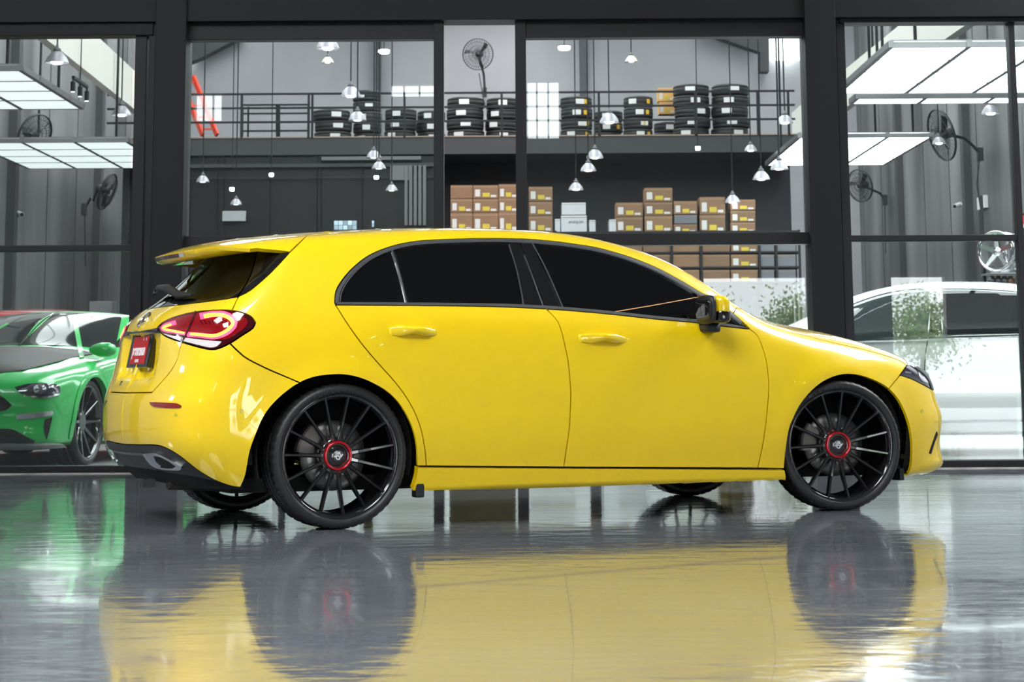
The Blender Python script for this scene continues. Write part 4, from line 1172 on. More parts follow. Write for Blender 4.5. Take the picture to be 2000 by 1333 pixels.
BD.panel('reversing_lens', loop([(319, 652), (335, 656), (354, 660)], [(354, 660), (353, 666), (330, 658)], [(330, 658), (319, 652)]), M_clear, off=.006, thick=.004, gap=0, grid=.02)
BD.panel('lens_divider', band([(384, 609), (374, 634), (366, 653), (356, 670)], 3.2), M_lensd, off=.008, thick=.006, gap=0, grid=.02)
for k in range(7):
    BD.panel('lens_rib', band([(392 + 8 * k, 627 + .2 * k), (397 + 8 * k, 634)], 2.0), M_lensd, off=.0062, thick=.003, gap=0, mirror=False)

# --- tailgate furniture
_pc = BD.cast([(281, 690)])[0]; _pn = BD.N(_pc[None])[0]
PLX = float(BD.to3(np.array([(0., .80)]), 'rear')[0][0])
pl = empty('x', (0, 0, 0))
bpy.data.objects.remove(pl)
tilt = math.radians(11)
Mpl = Matrix.Translation((PLX - .016, -.0, .818)) @ Matrix.Rotation(-math.pi / 2, 4, 'Z') @ Matrix.Rotation(math.pi / 2 - tilt, 4, 'X')
# local frame: x to the car's right as seen from behind, y up, z out of the tailgate
def local_part(name, mb, m, M, parent, label=None, bevel=0):
    mb.v = [tuple(M @ Vector(v)) for v in mb.v]
    return mb.build(name, m, parent, label, bevel=bevel)
plate = local_part('number_plate_holder', MB().box(-.20, .20, -.085, .085, -.03, .004), M_blk, Mpl, car, bevel=.004)
plate_red = local_part('plate_face', MB().box(-.14, .14, -.068, .066, .004, .006), M_plred, Mpl, plate, 'red printed plate')
def plate_text(s, size, x, y, bold, sx, name):
    vs, fs = text_mesh(s, size, .0006, bold, sx)
    local_part(name, MB().add([(a + x, b + y, c + .0068) for a, b, c in vs], fs), M_white, Mpl, plate_red)
plate_text('pemrasun', .076, -.004, -.002, .0022, .78, 'plate_lettering')
plate_text('CENTER', .020, -.010, -.053, .0006, .95, 'plate_lettering')
plate_text('X', .018, .045, .052, .0004, .9, 'plate_lettering'); plate_text('K', .018, .100, .052, .0004, .9, 'plate_lettering')
# black handle strip under the tailgate lip
BD.panel('tailgate_handle', loop([(240, 651), (262, 649.5), (290, 644.5), (309, 640)], [(309, 640), (315, 651), (308, 655)], [(308, 655), (285, 654), (262, 656), (240, 658)]), M_blk, half='rear', off=.006, thick=.01, grid=.03)
# three-pointed star in a ring
_bc = BD.cast([(276.5, 626)])[0]; _bc[1] = 0.
_bc = BD.to3(np.array([(0., _bc[2])]), 'rear')[0]; _bn = BD.N(_bc[None])[0]
Mb = Matrix.Translation(Vector(_bc + _bn * .004)) @ Vector(_bn).to_track_quat('Z', 'Y').to_matrix().to_4x4()
_mb = MB().lathe([(.040, -.003), (.043, .003), (.046, .004), (.048, -.003)], 32)
for k in range(3):
    a = math.pi / 2 + k * 2 * math.pi / 3; b = a + math.pi / 3; c_ = a - math.pi / 3
    _mb.add([(0, 0, .006), (.041 * math.cos(a), .041 * math.sin(a), .001), (.009 * math.cos(b), .009 * math.sin(b), .001), (.009 * math.cos(c_), .009 * math.sin(c_), .001)], [(0, 2, 1), (0, 1, 3)])
_up = Mb.to_3x3() @ Vector((0, 1, 0))
local_part('star_badge', _mb, M_chr, Mb, car, 'chrome star badge')
_q = BD.cast([(237, 750)])[0]; _qn = BD.N(_q[None])[0]
_vs, _fs = text_mesh('200', .03, .001, .001, .9)
Mq = Matrix.Translation(Vector(_q + _qn * .002)) @ Vector(_qn).to_track_quat('Z', 'Y').to_matrix().to_4x4()
local_part('model_badge', MB().add(_vs, _fs), M_chr, Mq, car)
# wiper
_w = BD.cast([(302, 581), (320, 577), (338, 577), (352, 583), (378, 581)])
_wn = BD.N(_w)
_mb = MB().tube([_w[0] + _wn[0] * .035, _w[1] + _wn[1] * .045, _w[2] + _wn[2] * .04, _w[3] + _wn[3] * .02, _w[4] + _wn[4] * .012], [.007, .018, .023, .020, .007], 10)
_mb.build('rear_wiper', M_dark, car)

# --- bumper furniture
BD.panel('rear_reflector', loop([(292, 785.5), (320, 786.5), (345, 788), (354, 792.5)], [(354, 792.5), (352, 797), (330, 797.5), (300, 794.5), (292, 785.5)]), mat('red_reflector', (.25, .002, .004), .15, coat=.6), off=.003, thick=.01, gap=0, grid=.02)
for a, b, r in ((472, 803, 4.2), (343, 811, 3.4)):
    BD.panel('parking_sensor', np.array([(a + r * .85 * math.cos(t), b + r * math.sin(t)) for t in np.linspace(0, 6.283, 18)[:-1]]), mat('sensor_yellow', (.62, .50, .01), .3, coat=.6), off=.0015, gap=0, grid=.03)
BD.panel('parking_sensor', np.array([(1800.5 + 2.8 * math.cos(t), 803 + 3.6 * math.sin(t)) for t in np.linspace(0, 6.283, 18)[:-1]]), MATS['sensor_yellow'], off=.0015, gap=0, grid=.03)
DIFF = loop([(190, 864), (217, 867.4), (275.5, 869.7), (302.5, 870), (325, 876), (352, 892), (383.6, 917), (410.6, 934), (440, 946)], [(440, 946), (410, 940), (377, 933), (334, 926.5), (307, 921), (257.5, 914), (221.5, 908)], [(221.5, 908), (205, 885), (185, 870), (190, 864)])
BD.panel('rear_diffuser', DIFF, M_dark, half='rear', off=-.004, thick=.05)
BD.panel('diffuser_strip', band([(199, 876), (240, 885), (285, 889)], 3.0), M_gtrim, half='rear', off=.006, thick=.01, gap=0, grid=.03)
BD.panel('chrome_diffuser_edge', band([(198, 874), (208, 889), (221, 908)], 4), M_chr, off=.006, thick=.01, gap=0, grid=.03, mirror=False)
ex = BD.panel('exhaust_surround', loop([(280, 886), (305, 885), (329.5, 895.6), (355.4, 911)], [(355.4, 911), (353, 918), (316, 916), (296, 907), (280, 886)]), M_chr, off=.008, thick=.03, gap=0, grid=.03)
BD.panel('exhaust_opening', loop([(300, 891), (312, 892), (326, 898.5), (345, 911)], [(345, 911), (338, 914), (317, 912.5), (307, 905), (300, 891)]), M_void, off=.0095, thick=.01, gap=0, grid=.03)
BD.panel('exhaust_lip', band([(300, 891), (306, 904), (316, 912)], 7), M_chr, off=.011, thick=.02, gap=0, grid=.03)
_ = MB().tube([(-.62, -.25, .20), (-.4, -.25, .19), (.3, -.2, .2)], .035, 12).build('exhaust_pipe', mat('sooty_steel', (.10, .09, .07), .5, metal=.7), car)
_ = MB().box(-.72, -.66, -.17, -.13, .175, .215).build('towing_bracket', M_dark, car)

# --- door handles, mirror
for hx, hy in ((806, 648.5), (1176, 662.5)):
    q = BD.cast([(hx - 46, hy - 2), (hx - 30, hy - 2.5), (hx, hy - 1.5), (hx + 26, hy - .5), (hx + 47, hy + 2)]); qn = BD.N(q)
    upv = np.array([0, 0, 1.])
    rows = []; hs = [(.014, .022, .004), (.024, .031, .024), (.021, .016, .040), (.021, .026, .030), (.011, .014, .004)]
    P0 = crv(q, .012); n0 = crv(qn * 1.0, .05); n = len(P0)
    tt = np.linspace(0, 1, n); ks = np.linspace(0, 1, 5)
    hu = np.interp(tt, ks, [h[0] for h in hs]); hd = np.interp(tt, ks, [h[1] for h in hs]); ho = np.interp(tt, ks, [h[2] for h in hs])
    nn = BD.N(P0); mb = MB(); m = 12; vs = []
    for i in range(n):
        for k in range(m):
            a = 2 * math.pi * k / m
            zz = math.sin(a); oo = math.cos(a)
            vs.append(P0[i] + upv * (zz * (hu[i] if zz > 0 else hd[i])) + nn[i] * (ho[i] * (.5 + .5 * oo) - .002))
    fs = [(i * m + k, i * m + (k + 1) % m, (i + 1) * m + (k + 1) % m, (i + 1) * m + k) for i in range(n - 1) for k in range(m)]
    for sgn in (1, -1):
        MB().add([(p[0], p[1] * sgn, p[2]) for p in vs], fs + [tuple(range(m)), tuple(range((n - 1) * m, n * m))], True).build('door_handle', M_yel, car)
    BD.panel('handle_recess', np.array([(hx - 4 + 27 * math.cos(t), hy + 5 + 11 * math.sin(t)) for t in np.linspace(0, 6.283, 26)[:-1]]), M_yel, off=.0006, gap=0, thick=.003)

_mbs = BD.cast([(1370, 637)])[0]
def mshell(sg, x0, x1, zt, zb, name, m, ys, pw=.6):
    vs = []; n = 20; bx, by, bz = _mbs
    for y, sc, dx in ys:
        for k in range(n):
            a = 2 * math.pi * k / n; ca, sa = math.cos(a), math.sin(a)
            ca = math.copysign(abs(ca) ** pw, ca); sa = math.copysign(abs(sa) ** pw, sa)
            vs.append((bx + dx + (x0 + x1) / 2 + ca * (x1 - x0) / 2 * sc, sg * (by + y), bz + (zt + zb) / 2 + sa * (zt - zb) / 2 * (sc ** .5)))
    L = len(ys)
    fs = [(i * n + k, i * n + (k + 1) % n, (i + 1) * n + (k + 1) % n, (i + 1) * n + k) for i in range(L - 1) for k in range(n)] + [tuple(range(n)), tuple(range((L - 1) * n, L * n))]
    return MB().add(vs, fs, True).build(name, m, car)
for sg in (1, -1):
    YS = [(-.015, .45, 0), (-.03, .8, 0), (-.06, .97, .002), (-.10, 1.0, .006), (-.14, .92, .012), (-.165, .72, .018), (-.175, .3, .024)]
    mshell(sg, -.02, .062, .148, .040, 'mirror_cap', M_yel, YS)
    mshell(sg, -.022, .066, .082, .008, 'mirror_base', M_blk, [(y - .002, s * .99, d) for y, s, d in YS])
    mshell(sg, -.048, -.008, .150, .006, 'mirror_frame', M_dark, [(y, s, d * .3) for y, s, d in YS])
    mshell(sg, -.053, -.040, .132, .022, 'mirror_glass', mat('mirror_glass', (.012, .012, .013), .05, spec=.8), [(y * .93 - .006, s * .88, d * .3) for y, s, d in YS])
    mshell(sg, -.015, .075, .016, -.036, 'mirror_foot', M_dark, [(.03, 1.0, 0), (-.02, .95, 0), (-.07, .85, 0), (-.09, .5, 0)], .45)

# --- nose: headlamp, side vent, grille, splitter
BD.panel('headlamp', loop([(1758, 733), (1771, 715), (1784, 714.5), (1801, 718.5), (1815, 731), (1823.5, 748), (1824, 763)], [(1824, 763), (1799, 750), (1781, 741), (1758, 733)]), M_hl, off=.003, thick=.02, gap=.001, grid=.02)
BD.panel('headlamp_reflector', loop([(1791, 722), (1803, 722), (1812, 734), (1816, 750)], [(1816, 750), (1800, 745), (1793, 735), (1791, 722)]), M_hls, off=.006, thick=.006, gap=0, grid=.02)
BD.panel('daytime_light', band([(1766, 727), (1778, 729)], 3.5), M_hls, off=.006, thick=.004, gap=0)
BD.panel('bumper_vent', loop([(1829, 843), (1831, 850), (1826, 862)], [(1826, 862), (1818, 887)], [(1818, 887), (1814, 886)], [(1814, 886), (1822, 862), (1829, 843)]), M_void, off=.003, thick=.006, gap=0, grid=.02)
BD.panel('splitter', loop([(1765, 935), (1785, 932), (1810, 927), (1832, 918)], [(1832, 918), (1815, 930), (1790, 938), (1760, 940)], [(1760, 940), (1765, 935)]), M_dark, off=-.008, thick=.05, mirror=True)
_gr = np.array([BD.to3(np.array([(s, v)]), 'cap')[0] for s, v in [(BD.s_f, .03), (BD.s_f - .35, .02), (BD.s_f - .55, -.06), (BD.s_f - .42, -.17), (BD.s_f, -.19)]])
BD.panel('grille', _gr, M_blk, px=False, half='front', off=.004, thick=.01)

# --- dark inner body behind the gaps, wheel housings, floor pan
_ss = np.linspace(BD.s_c, BD.s_f, 110); _vv = np.linspace(-.42, .85 * math.pi / 2 - .02, 46)
_q = np.array([(s, v) for s in _ss for v in _vv]); _P = BD.to3(_q, 'cap', -.022)
nv = len(_vv); fs = []
for i in range(len(_ss) - 1):
    for k in range(nv - 1):
        ids = (i * nv + k, (i + 1) * nv + k, (i + 1) * nv + k + 1, i * nv + k + 1)
        c_ = _P[list(ids)].mean(0)
        if any(math.hypot(c_[0] - ax, c_[2] - .33) < .425 and abs(c_[1]) > .4 for ax in (0, 2.729)): continue
        fs.append(ids)
_mb = MB(); _mb.add(_P, fs); _mb.add([(x, -y, z) for x, y, z in _P], [f[::-1] for f in fs])
_mb.build('inner_body', M_void, car)
for ax in (0, 2.729):
    for sg in (-1, 1):
        Mw = Matrix.Translation((ax, 0, .335)) @ Matrix.Rotation(math.pi / 2, 4, 'X')
        MB().lathe([(.375, -sg * -.845), (.385, -sg * -.5), (.02, -sg * -.5)], 30, Mw, a0=-.28, a1=math.pi + .28).build('wheel_housing', mat('arch_liner', (.006, .006, .0065), .8), car)
MB().box(-.45, 3.35, -.70, .70, .165, .23).build('floor_pan', M_void, car)
for sg in (-1, 1):
    MB().box(.385, .43, sg * .84 - .03, sg * .84 + .03, .13, .20).build('mud_flap', M_dark, car, bevel=.008)
    MB().box(3.09, 3.115, sg * .80 - .04, sg * .80 + .04, .14, .20).build('mud_flap', M_dark, car)

# --- wheels
def make_wheel():
    """axis along y, outer face towards -y, centre at the origin"""
    parts = {}
    RX = Matrix.Rotation(math.pi / 2, 4, 'X')         # lathe axis z -> -y
    # tyre: shoulder blocks notched all round
    prof = [(.276, .098), (.281, .109), (.291, .1165), (.301, .118), (.311, .115), (.319, .108), (.3245, .098), (.3273, .084), (.3273, .045), (.321, .043), (.321, .037), (.3273, .035), (.3273, .005), (.321, .004), (.321, -.004), (.3273, -.005), (.3273, -.035), (.321, -.037), (.321, -.043), (.3273, -.045), (.3273, -.084), (.3245, -.098), (.319, -.108), (.300, -.118), (.274, -.108), (.268, -.098)]
    n = 216; vs = []; fs = []; m = len(prof)
    for k in range(n):
        a = 2 * math.pi * k / n
        for j, (r, h) in enumerate(prof):
            if k % 4 == 0 and j in (6, 7, 8, 19, 20, 21): r -= .006
            vs.append((r * math.cos(a), -h, r * math.sin(a)))
    for k in range(n):
        k2 = (k + 1) % n
        for j in range(m - 1):
            fs.append((k * m + j, k2 * m + j, k2 * m + j + 1, k * m + j + 1))
    parts['tyre'] = (MB().add(vs, fs, True), M_rub)
    parts['rim'] = (MB().lathe([(.252, -.10), (.257, .02), (.257, .085), (.265, .098), (.271, .106), (.279, .1085), (.281, .100), (.276, .094), (.276, -.10), (.252, -.10)], 72, RX), M_rim)
    parts['hub'] = (MB().lathe([(.0, .060), (.060, .062), (.080, .060), (.084, .052), (.086, .02), (.075, .0), (.0, .0)], 48, RX), M_rim)
    parts['hub_ring'] = (MB().lathe([(.054, .060), (.0555, .074), (.0605, .0785), (.066, .0745), (.068, .060)], 48, RX), M_redp)
    parts['centre_cap'] = (MB().lathe([(.0, .072), (.026, .0715), (.036, .069), (.050, .060)], 36, RX), M_rim)
    parts['cap_disc'] = (MB().lathe([(.0, .0745), (.024, .0742), (.0255, .071)], 30, RX), mat('cap_grey', (.10, .105, .12), .35, metal=.6))
    # spoke: slim blade, deeper at the hub
    sp = []
    for r, w, f, d in ((.066, .0125, .060, .045), (.10, .0105, .066, .040), (.16, .0085, .078, .034), (.22, .0075, .092, .030), (.259, .0080, .101, .026), (.271, .0095, .105, .022)):
        sp += [(r, -f, -w * .55), (r, -f, w * .55), (r, -f + .006, w), (r, -f + d, w * .8), (r, -f + d, -w * .8), (r, -f + .006, -w)]
    sf = [(i * 6 + k, i * 6 + (k + 1) % 6, i * 6 + 6 + (k + 1) % 6, i * 6 + 6 + k) for i in range(5) for k in range(6)] + [tuple(range(6)), tuple(range(30, 36))]
    parts['spoke'] = (MB().add(sp, sf), M_rim)
    parts['brake_disc'] = (MB().lathe([(.075, -.005), (.085, .0), (.158, .0), (.160, -.012), (.158, -.024), (.085, -.024)], 48, RX), M_steel)
    parts['disc_bell'] = (MB().lathe([(.0, .022), (.070, .020), (.080, -.004)], 36, RX), M_cal)
    return {k: (mb.mesh(k, m)) for k, (mb, m) in parts.items()}
WM = make_wheel()
def ring_text(s, r, size, start, step, depth=.0005, y=-.1188):
    out = MB()
    for i, ch in enumerate(s):
        if ch == ' ': continue
        vs, fs = text_mesh(ch, size, depth, size * .012)
        a = start - i * step
        c, sn = math.cos(a - math.pi / 2), math.sin(a - math.pi / 2)
        # letters stand outwards from the hub
        out.add([(r * math.cos(a) + vx * c - vy * sn, y - vz, r * math.sin(a) + vx * sn + vy * c) for vx, vy, vz in vs], fs)
    return out
_t1 = ring_text('MICHELIN', .295, .026, 2.15, .105).mesh('sidewall_lettering', mat('rubber_lettering', (.022, .022, .024), .3))
_t2 = ring_text('MICHELIN', .292, .0095, 3.03, .026).mesh('sidewall_print', mat('black_print', (.004, .004, .004), .6))
_cv, _cf = text_mesh('OZ', .030, .0006, .0012, .8)
_cv2, _cf2 = text_mesh('RACING', .0085, .0006, .0003, 1.0)
_cap = MB()
for vs, fs, dx, dy in ((_cv, _cf, 0, -.004), (_cv2, _cf2, -.001, .0125)):
    a = math.radians(52)
    _cap.add([((vx + dx) * math.cos(a) - (vy + dy) * math.sin(a), -.0752 - vz, (vx + dx) * math.sin(a) + (vy + dy) * math.cos(a)) for vx, vy, vz in vs], fs)
_capm = _cap.mesh('cap_logo', M_white)
_ht = MB()
for st in (2.25, 5.2):
    for i, ch in enumerate('OZ'):
        vs, fs = text_mesh(ch, .012, .0004, .0006)
        a = st - i * .35; c, sn = math.cos(a - math.pi / 2), math.sin(a - math.pi / 2); r = .075
        _ht.add([(r * math.cos(a) + vx * c - vy * sn, -.0622 - vz, r * math.sin(a) + vx * sn + vy * c) for vx, vy, vz in vs], fs)
_hm = _ht.mesh('hub_lettering', M_redp)
_bt = ring_text('OZ RACING', .2475, .013, -.35, .055, y=-.03).mesh('barrel_sticker', M_white)
def wheel(x, y, side, steer=0., spin=0., front=True):
    w = empty('wheel', (x, side * y, .3273)); w.parent = car
    w.rotation_euler = (0, 0, steer if side < 0 else math.pi + steer)
    tag(w, None)
    for k, me in WM.items():
        if k == 'spoke': continue
        o = link(k, me, w)
    wheelpart = [link('sidewall_lettering', _t1, w), link('sidewall_print', _t2, w), link('cap_logo', _capm, w), link('hub_lettering', _hm, w)]
    for i in range(15):
        o = link('spoke', WM['spoke'], w); o.rotation_euler = (0, spin + i * 2 * math.pi / 15, 0)
    # caliper clasping the disc
    a0 = math.radians(165 if front else 150)
    mb = MB(); n = 8
    prof = [(.105, .018), (.172, .018), (.180, .008), (.180, -.034), (.170, -.044), (.105, -.044)]
    vs = []
    for i in range(n + 1):
        a = a0 - .42 + .84 * i / n
        for r, h in prof: vs.append((r * math.cos(a), -h, r * math.sin(a)))
    fs = [(i * 6 + k, i * 6 + (k + 1) % 6, i * 6 + 6 + (k + 1) % 6, i * 6 + 6 + k) for i in range(n) for k in range(6)] + [tuple(range(6)), tuple(range(n * 6, n * 6 + 6))]
    mb.add(vs, fs).build('brake_caliper', M_cal, w)
    return w
wheel(.012, .775, -1, 0, math.radians(90 - 4), False)
wheel(2.729, .78, -1, STEER, math.radians(90 - 8))
wheel(0, .775, 1, 0, .1, False)
wheel(2.729, .78, 1, STEER, .1)
for o in car.children_recursive:
    pass
# ================================================================== the cars behind the glass
def make_field(top, rear, front, plan, belt, axles, fcurve=(.12, .30), rcurve=(.10, .10), crown=(.11, .16), tumble=.46, wind=(1.2, 1.7, 2.5, 2.9), wr=.34, hoodx=2.4, scale=1.0, rr=(.30, .10), rf=.2):
    tf, rf_, ff, pf = spl(top), spl(rear), spl(front), spl(plan)
    bx, bz = zip(*belt)
    def f(P):
        P = P / scale
        x, y, z = P[..., 0], np.abs(P[..., 1]), P[..., 2]
        wd = sst(x, wind[0], wind[1]) * (1 - sst(x, wind[2], wind[3]))
        xe = x + .28 * wd * y * y
        tz = tf(xe) - (crown[0] + (crown[1] - crown[0]) * sst(x, hoodx, hoodx + .5)) * y * y
        sl = (tf(xe + .01) - tf(xe - .01)) / .02
        fT = (z - tz) / np.sqrt(1 + sl * sl)
        b = np.interp(x, bx, bz)
        w = pf(x) - .10 * softp(z - (b - .22), .05) - tumble * softp(z - (b - .01), .03) - .16 * softp(.40 - z, .05)
        for ax in axles:
            q = np.hypot(x - ax, z - wr); w = w + .016 * np.exp(-((q - wr - .05) / .06) ** 2) * sst(z, .2, .4)
        sS = tumble * sst(z, b - .05, b + .05)
        fS = (y - w) / np.sqrt(1 + sS * sS)
        g = smax(fT, fS, np.interp(x, [-.5, hoodx - .4, hoodx, 3.6], [.12, .10, .14, .16]))
        sr = (rf_(z + .01) - rf_(z - .01)) / .02
        g = smax(g, (rf_(z) + rcurve[0] * y * y + rcurve[1] * y ** 4 - x) / np.sqrt(1 + sr * sr), np.interp(z, [.3, 1.0], rr))
        sf = (ff(z + .01) - ff(z - .01)) / .02
        g = smax(g, (x - ff(z) + fcurve[0] * y * y + fcurve[1] * y ** 4) / np.sqrt(1 + sf * sf), rf)
        return smax(g, .17 - z, .03) * scale
    return f
class FlipBody(Body):
    """a car whose left side faces the camera: what is traced there is carried over to the mirrored half"""
    def cast(self, px, off=0.):
        P = Body.cast(self, px, off); P[:, 1] *= -1
        return P
def shell(B, name, m, off=-.006, wheels=(), wr=.37, zmin=None, ns=120, nv_=50, s0=None, s1=None):
    """whole skin of a car: both halves"""
    ss = np.linspace(B.s_c, B.s_f, ns); vv = np.linspace(-.46, .85 * math.pi / 2 - .01, nv_)
    q = np.array([(s, v) for s in ss for v in vv]); P = B.to3(q, 'cap', off); Nn = B.N(P); fs = []
    for i in range(ns - 1):
        for k in range(nv_ - 1):
            ids = (i * nv_ + k, (i + 1) * nv_ + k, (i + 1) * nv_ + k + 1, i * nv_ + k + 1); c = P[list(ids)].mean(0)
            if any(math.hypot(c[0] - ax, c[2] - .34) < wr and abs(c[1]) > .45 for ax in wheels): continue
            fs.append(ids)
    V = [tuple(p) for p in P]; N_ = [tuple(n) for n in Nn]; o0 = len(V)
    V += [(x, -y, z) for x, y, z in V]; N_ += [(x, -y, z) for x, y, z in N_]
    me = bpy.data.meshes.new(name); me.from_pydata(V, [], fs + [tuple(i + o0 for i in f[::-1]) for f in fs]); me.materials.append(m)
    me.polygons.foreach_set('use_smooth', [True] * len(me.polygons)); me.update(); me.normals_split_custom_set_from_vertices(N_)
    return link(name, me, B.root)
def plain_wheel(root, x, y, side, R_=.34, nsp=10):
    w = empty('wheel', (x, side * y, R_)); w.parent = root; w.rotation_euler = (0, 0, 0 if side < 0 else math.pi)
    k = R_ / .3273; w.scale = (k, k, k)
    link('tyre', WM['tyre'], w); link('rim', WM['rim'], w); link('hub', WM['hub'], w); link('brake_disc', WM['brake_disc'], w)
    for i in range(nsp):
        o = link('spoke', WM['spoke'], w); o.rotation_euler = (0, i * 2 * math.pi / nsp, 0); o.scale = (1, 1, 1.5)

# --- green coupe, nose towards the camera
GY = math.radians(-99)
_f = np.array((math.cos(GY), math.sin(GY))); _l = np.array((-math.sin(GY), math.cos(GY)))
_wp = np.array((atY(147, 832, 17.15)[0], 17.15)); _gl = _wp - 2.72 * _f - .80 * _l
green = empty('coupe_car', (_gl[0], _gl[1], 0), GY, 'bright green coupe with a dark carbon bonnet behind the left pane', 'car')
g_field = make_field([(-1.1, .96), (-.6, 1.03), (-.2, 1.13), (.3, 1.25), (.8, 1.31), (1.1, 1.305), (1.4, 1.24), (1.75, 1.10), (2.0, .985), (2.4, .965), (2.8, .93), (3.2, .87), (3.5, .79), (3.68, .68)],
                     [(.1, -.9), (.3, -1.08), (.5, -1.12), (.8, -1.13), (.95, -1.10), (1.1, -.9), (1.2, -.6)], [(.1, 3.45), (.18, 3.60), (.3, 3.64), (.45, 3.66), (.6, 3.70), (.72, 3.68), (.8, 3.60), (.9, 3.40)],
                     [(-1.2, .86), (-.5, .93), (0, .955), (.5, .93), (1.2, .92), (2.0, .93), (2.5, .95), (2.72, .957), (3.0, .945), (3.3, .91), (3.7, .84)], [(-1.2, 1.0), (0, .97), (1.0, .93), (2.0, .90), (3.0, .84), (3.7, .74)], (0., 2.72), fcurve=(.10, .20), wind=(.9, 1.3, 2.0, 2.3), hoodx=2.0)
GB = FlipBody(g_field, green, GY, (_gl[0], _gl[1], 0), (.15, 2.9), tr=(15.0, 23.0))
M_grn = mat('green_paint', (.006, .46, .075), .3, coat=.7, coat_rough=.03); M_carb = mat('carbon_bonnet', (.030, .024, .024), .5, spec=.15, vary=(60, .4)); M_gglass = mat('car_window', (.02, .024, .023), .06, spec=.3)
shell(GB, 'body_shell', M_grn, -.004, (0, 2.72), .375)
shell(GB, 'inner_shell', M_void, -.05, (0, 2.72), .42, ns=60, nv_=24)
_os = lambda B, x, y: B.to3(np.array([(x, y)], float), 'top')[0]
GB.panel('bonnet', np.array([_os(GB, x, y) for x, y in [(2.05, 0), (2.03, -.3), (1.98, -.55), (2.0, -.70), (2.4, -.72), (2.9, -.72), (3.25, -.68), (3.42, -.62), (3.55, -.4), (3.60, -.2), (3.61, 0)]]), M_carb, chart='top', px=False, half='mid', off=.006)
GB.panel('windscreen', np.array([_os(GB, x, y) for x, y in [(1.20, 0), (1.17, -.3), (1.10, -.60), (1.3, -.66), (1.52, -.72), (1.72, -.77), (1.84, -.6), (1.96, -.3), (1.99, 0)]]), M_gglass, chart='top', px=False, half='mid', off=.003)
_sd = lambda B, pts: B.to3(np.array(pts, float), 'side')
GB.panel('side_window', _sd(GB, [(1.78, .955), (1.6, 1.04), (1.35, 1.13), (1.1, 1.185), (.8, 1.19), (.45, 1.15), (.25, 1.09), (.15, 1.01), (.6, .975), (1.2, .962)]), M_gglass, chart='side', px=False, off=.003)
GB.panel('door', _sd(GB, [(1.95, .88), (1.97, .6), (1.9, .33), (1.2, .31), (.62, .32), (.50, .6), (.52, .93), (1.2, .93)]), M_grn, chart='side', px=False, off=.002)
GB.panel('side_vent', _sd(GB, [(2.18, .74), (2.10, .66), (2.08, .50), (2.13, .50), (2.2, .64)]), M_dark, chart='side', px=False, off=.004)
GB.panel('headlamp', loop([(28, 757), (55, 750), (88, 749), (112, 752), (118, 762), (113, 772)], [(113, 772), (80, 776), (55, 774), (38, 768), (28, 757)]), M_hl, off=.004, gap=0, grid=.03)
GB.panel('headlamp_lens', np.array([(77 + 13 * math.cos(t), 760 + 10 * math.sin(t)) for t in np.linspace(0, 6.283, 18)[:-1]]), M_hls, off=.008, gap=0, grid=.03)
GB.panel('headlamp_strip', band([(60, 775), (90, 776), (115, 770)], 3.5), M_hls, off=.008, gap=0, grid=.03)
GB.panel('headlamp_strip', band([(100, 755), (108, 760), (112, 767)], 4), M_hls, off=.008, gap=0, grid=.03)
GB.panel('fog_lamp', loop([(32, 810), (60, 807), (102, 803)], [(102, 803), (101, 811), (60, 818), (31, 819)], [(31, 819), (32, 810)]), mat('fog_chrome', (.6, .62, .64), .2, metal=.8), off=.006, gap=0, grid=.03)
GB.panel('bumper_scoop', loop([(88, 820), (102, 815)], [(102, 815), (95, 845), (91, 858)], [(91, 858), (86, 838), (88, 820)]), M_void, off=.004, gap=0, grid=.03)
GB.panel('grille', loop([(-30, 770), (0, 773), (22, 792)], [(22, 792), (10, 802), (-30, 805)], [(-30, 805), (-30, 770)]), M_void, off=.005, gap=0, grid=.03)
GB.panel('lower_intake', loop([(-30, 838), (20, 838), (45, 850)], [(45, 850), (66, 866), (-30, 866)], [(-30, 866), (-30, 838)]), M_void, off=.004, gap=0, grid=.03)
GB.panel('front_splitter', loop([(-40, 866), (60, 867), (120, 866)], [(120, 866), (119, 877), (60, 879), (-40, 879)], [(-40, 879), (-40, 866)]), mat('grey_splitter', (.16, .16, .16), .3, coat=.5), off=.03, gap=0, thick=.06, grid=.04)
_mp = GB.cast([(176, 697)])[0]
GB.panel('windscreen_pillar', band([(146, 632), (151, 660), (157, 699)], 9), M_grn, off=.008, thick=.012, gap=0, grid=.04)
for sg in (1, -1):
    vs = []; n = 12
    for y, s in ((-.02, .3), (-.05, .7), (-.12, 1.0), (-.19, .95), (-.235, .6), (-.245, .2)):
        for k in range(n):
            a = 2 * math.pi * k / n; vs.append((_mp[0] + .06 + .075 * s * math.cos(a), sg * (_mp[1] + y), _mp[2] + .055 + .062 * s * math.sin(a)))
    MB().add(vs, [(i * n + k, i * n + (k + 1) % n, (i + 1) * n + (k + 1) % n, (i + 1) * n + k) for i in range(5) for k in range(n)] + [tuple(range(n)), tuple(range(5 * n, 6 * n))], True).build('door_mirror', M_grn, green)
for x in (0, 2.72):
    _c = [(x + .425 * math.cos(t), .345 + .425 * math.sin(t)) for t in np.linspace(-.30, math.pi + .30, 50)]; _d = [(x + .365 * math.cos(t), .345 + .365 * math.sin(t)) for t in np.linspace(-.30, math.pi + .30, 50)]
    GB.panel('wheel_arch', _sd(GB, _c + _d[::-1]), M_grn, chart='side', px=False, off=.004, thick=.05, gap=0)
    for sg in (-1, 1): plain_wheel(green, x, .80, sg, .345)
MB().box(-.6, 3.3, -.75, .75, .17, .24).build('floor_pan', M_void, green)

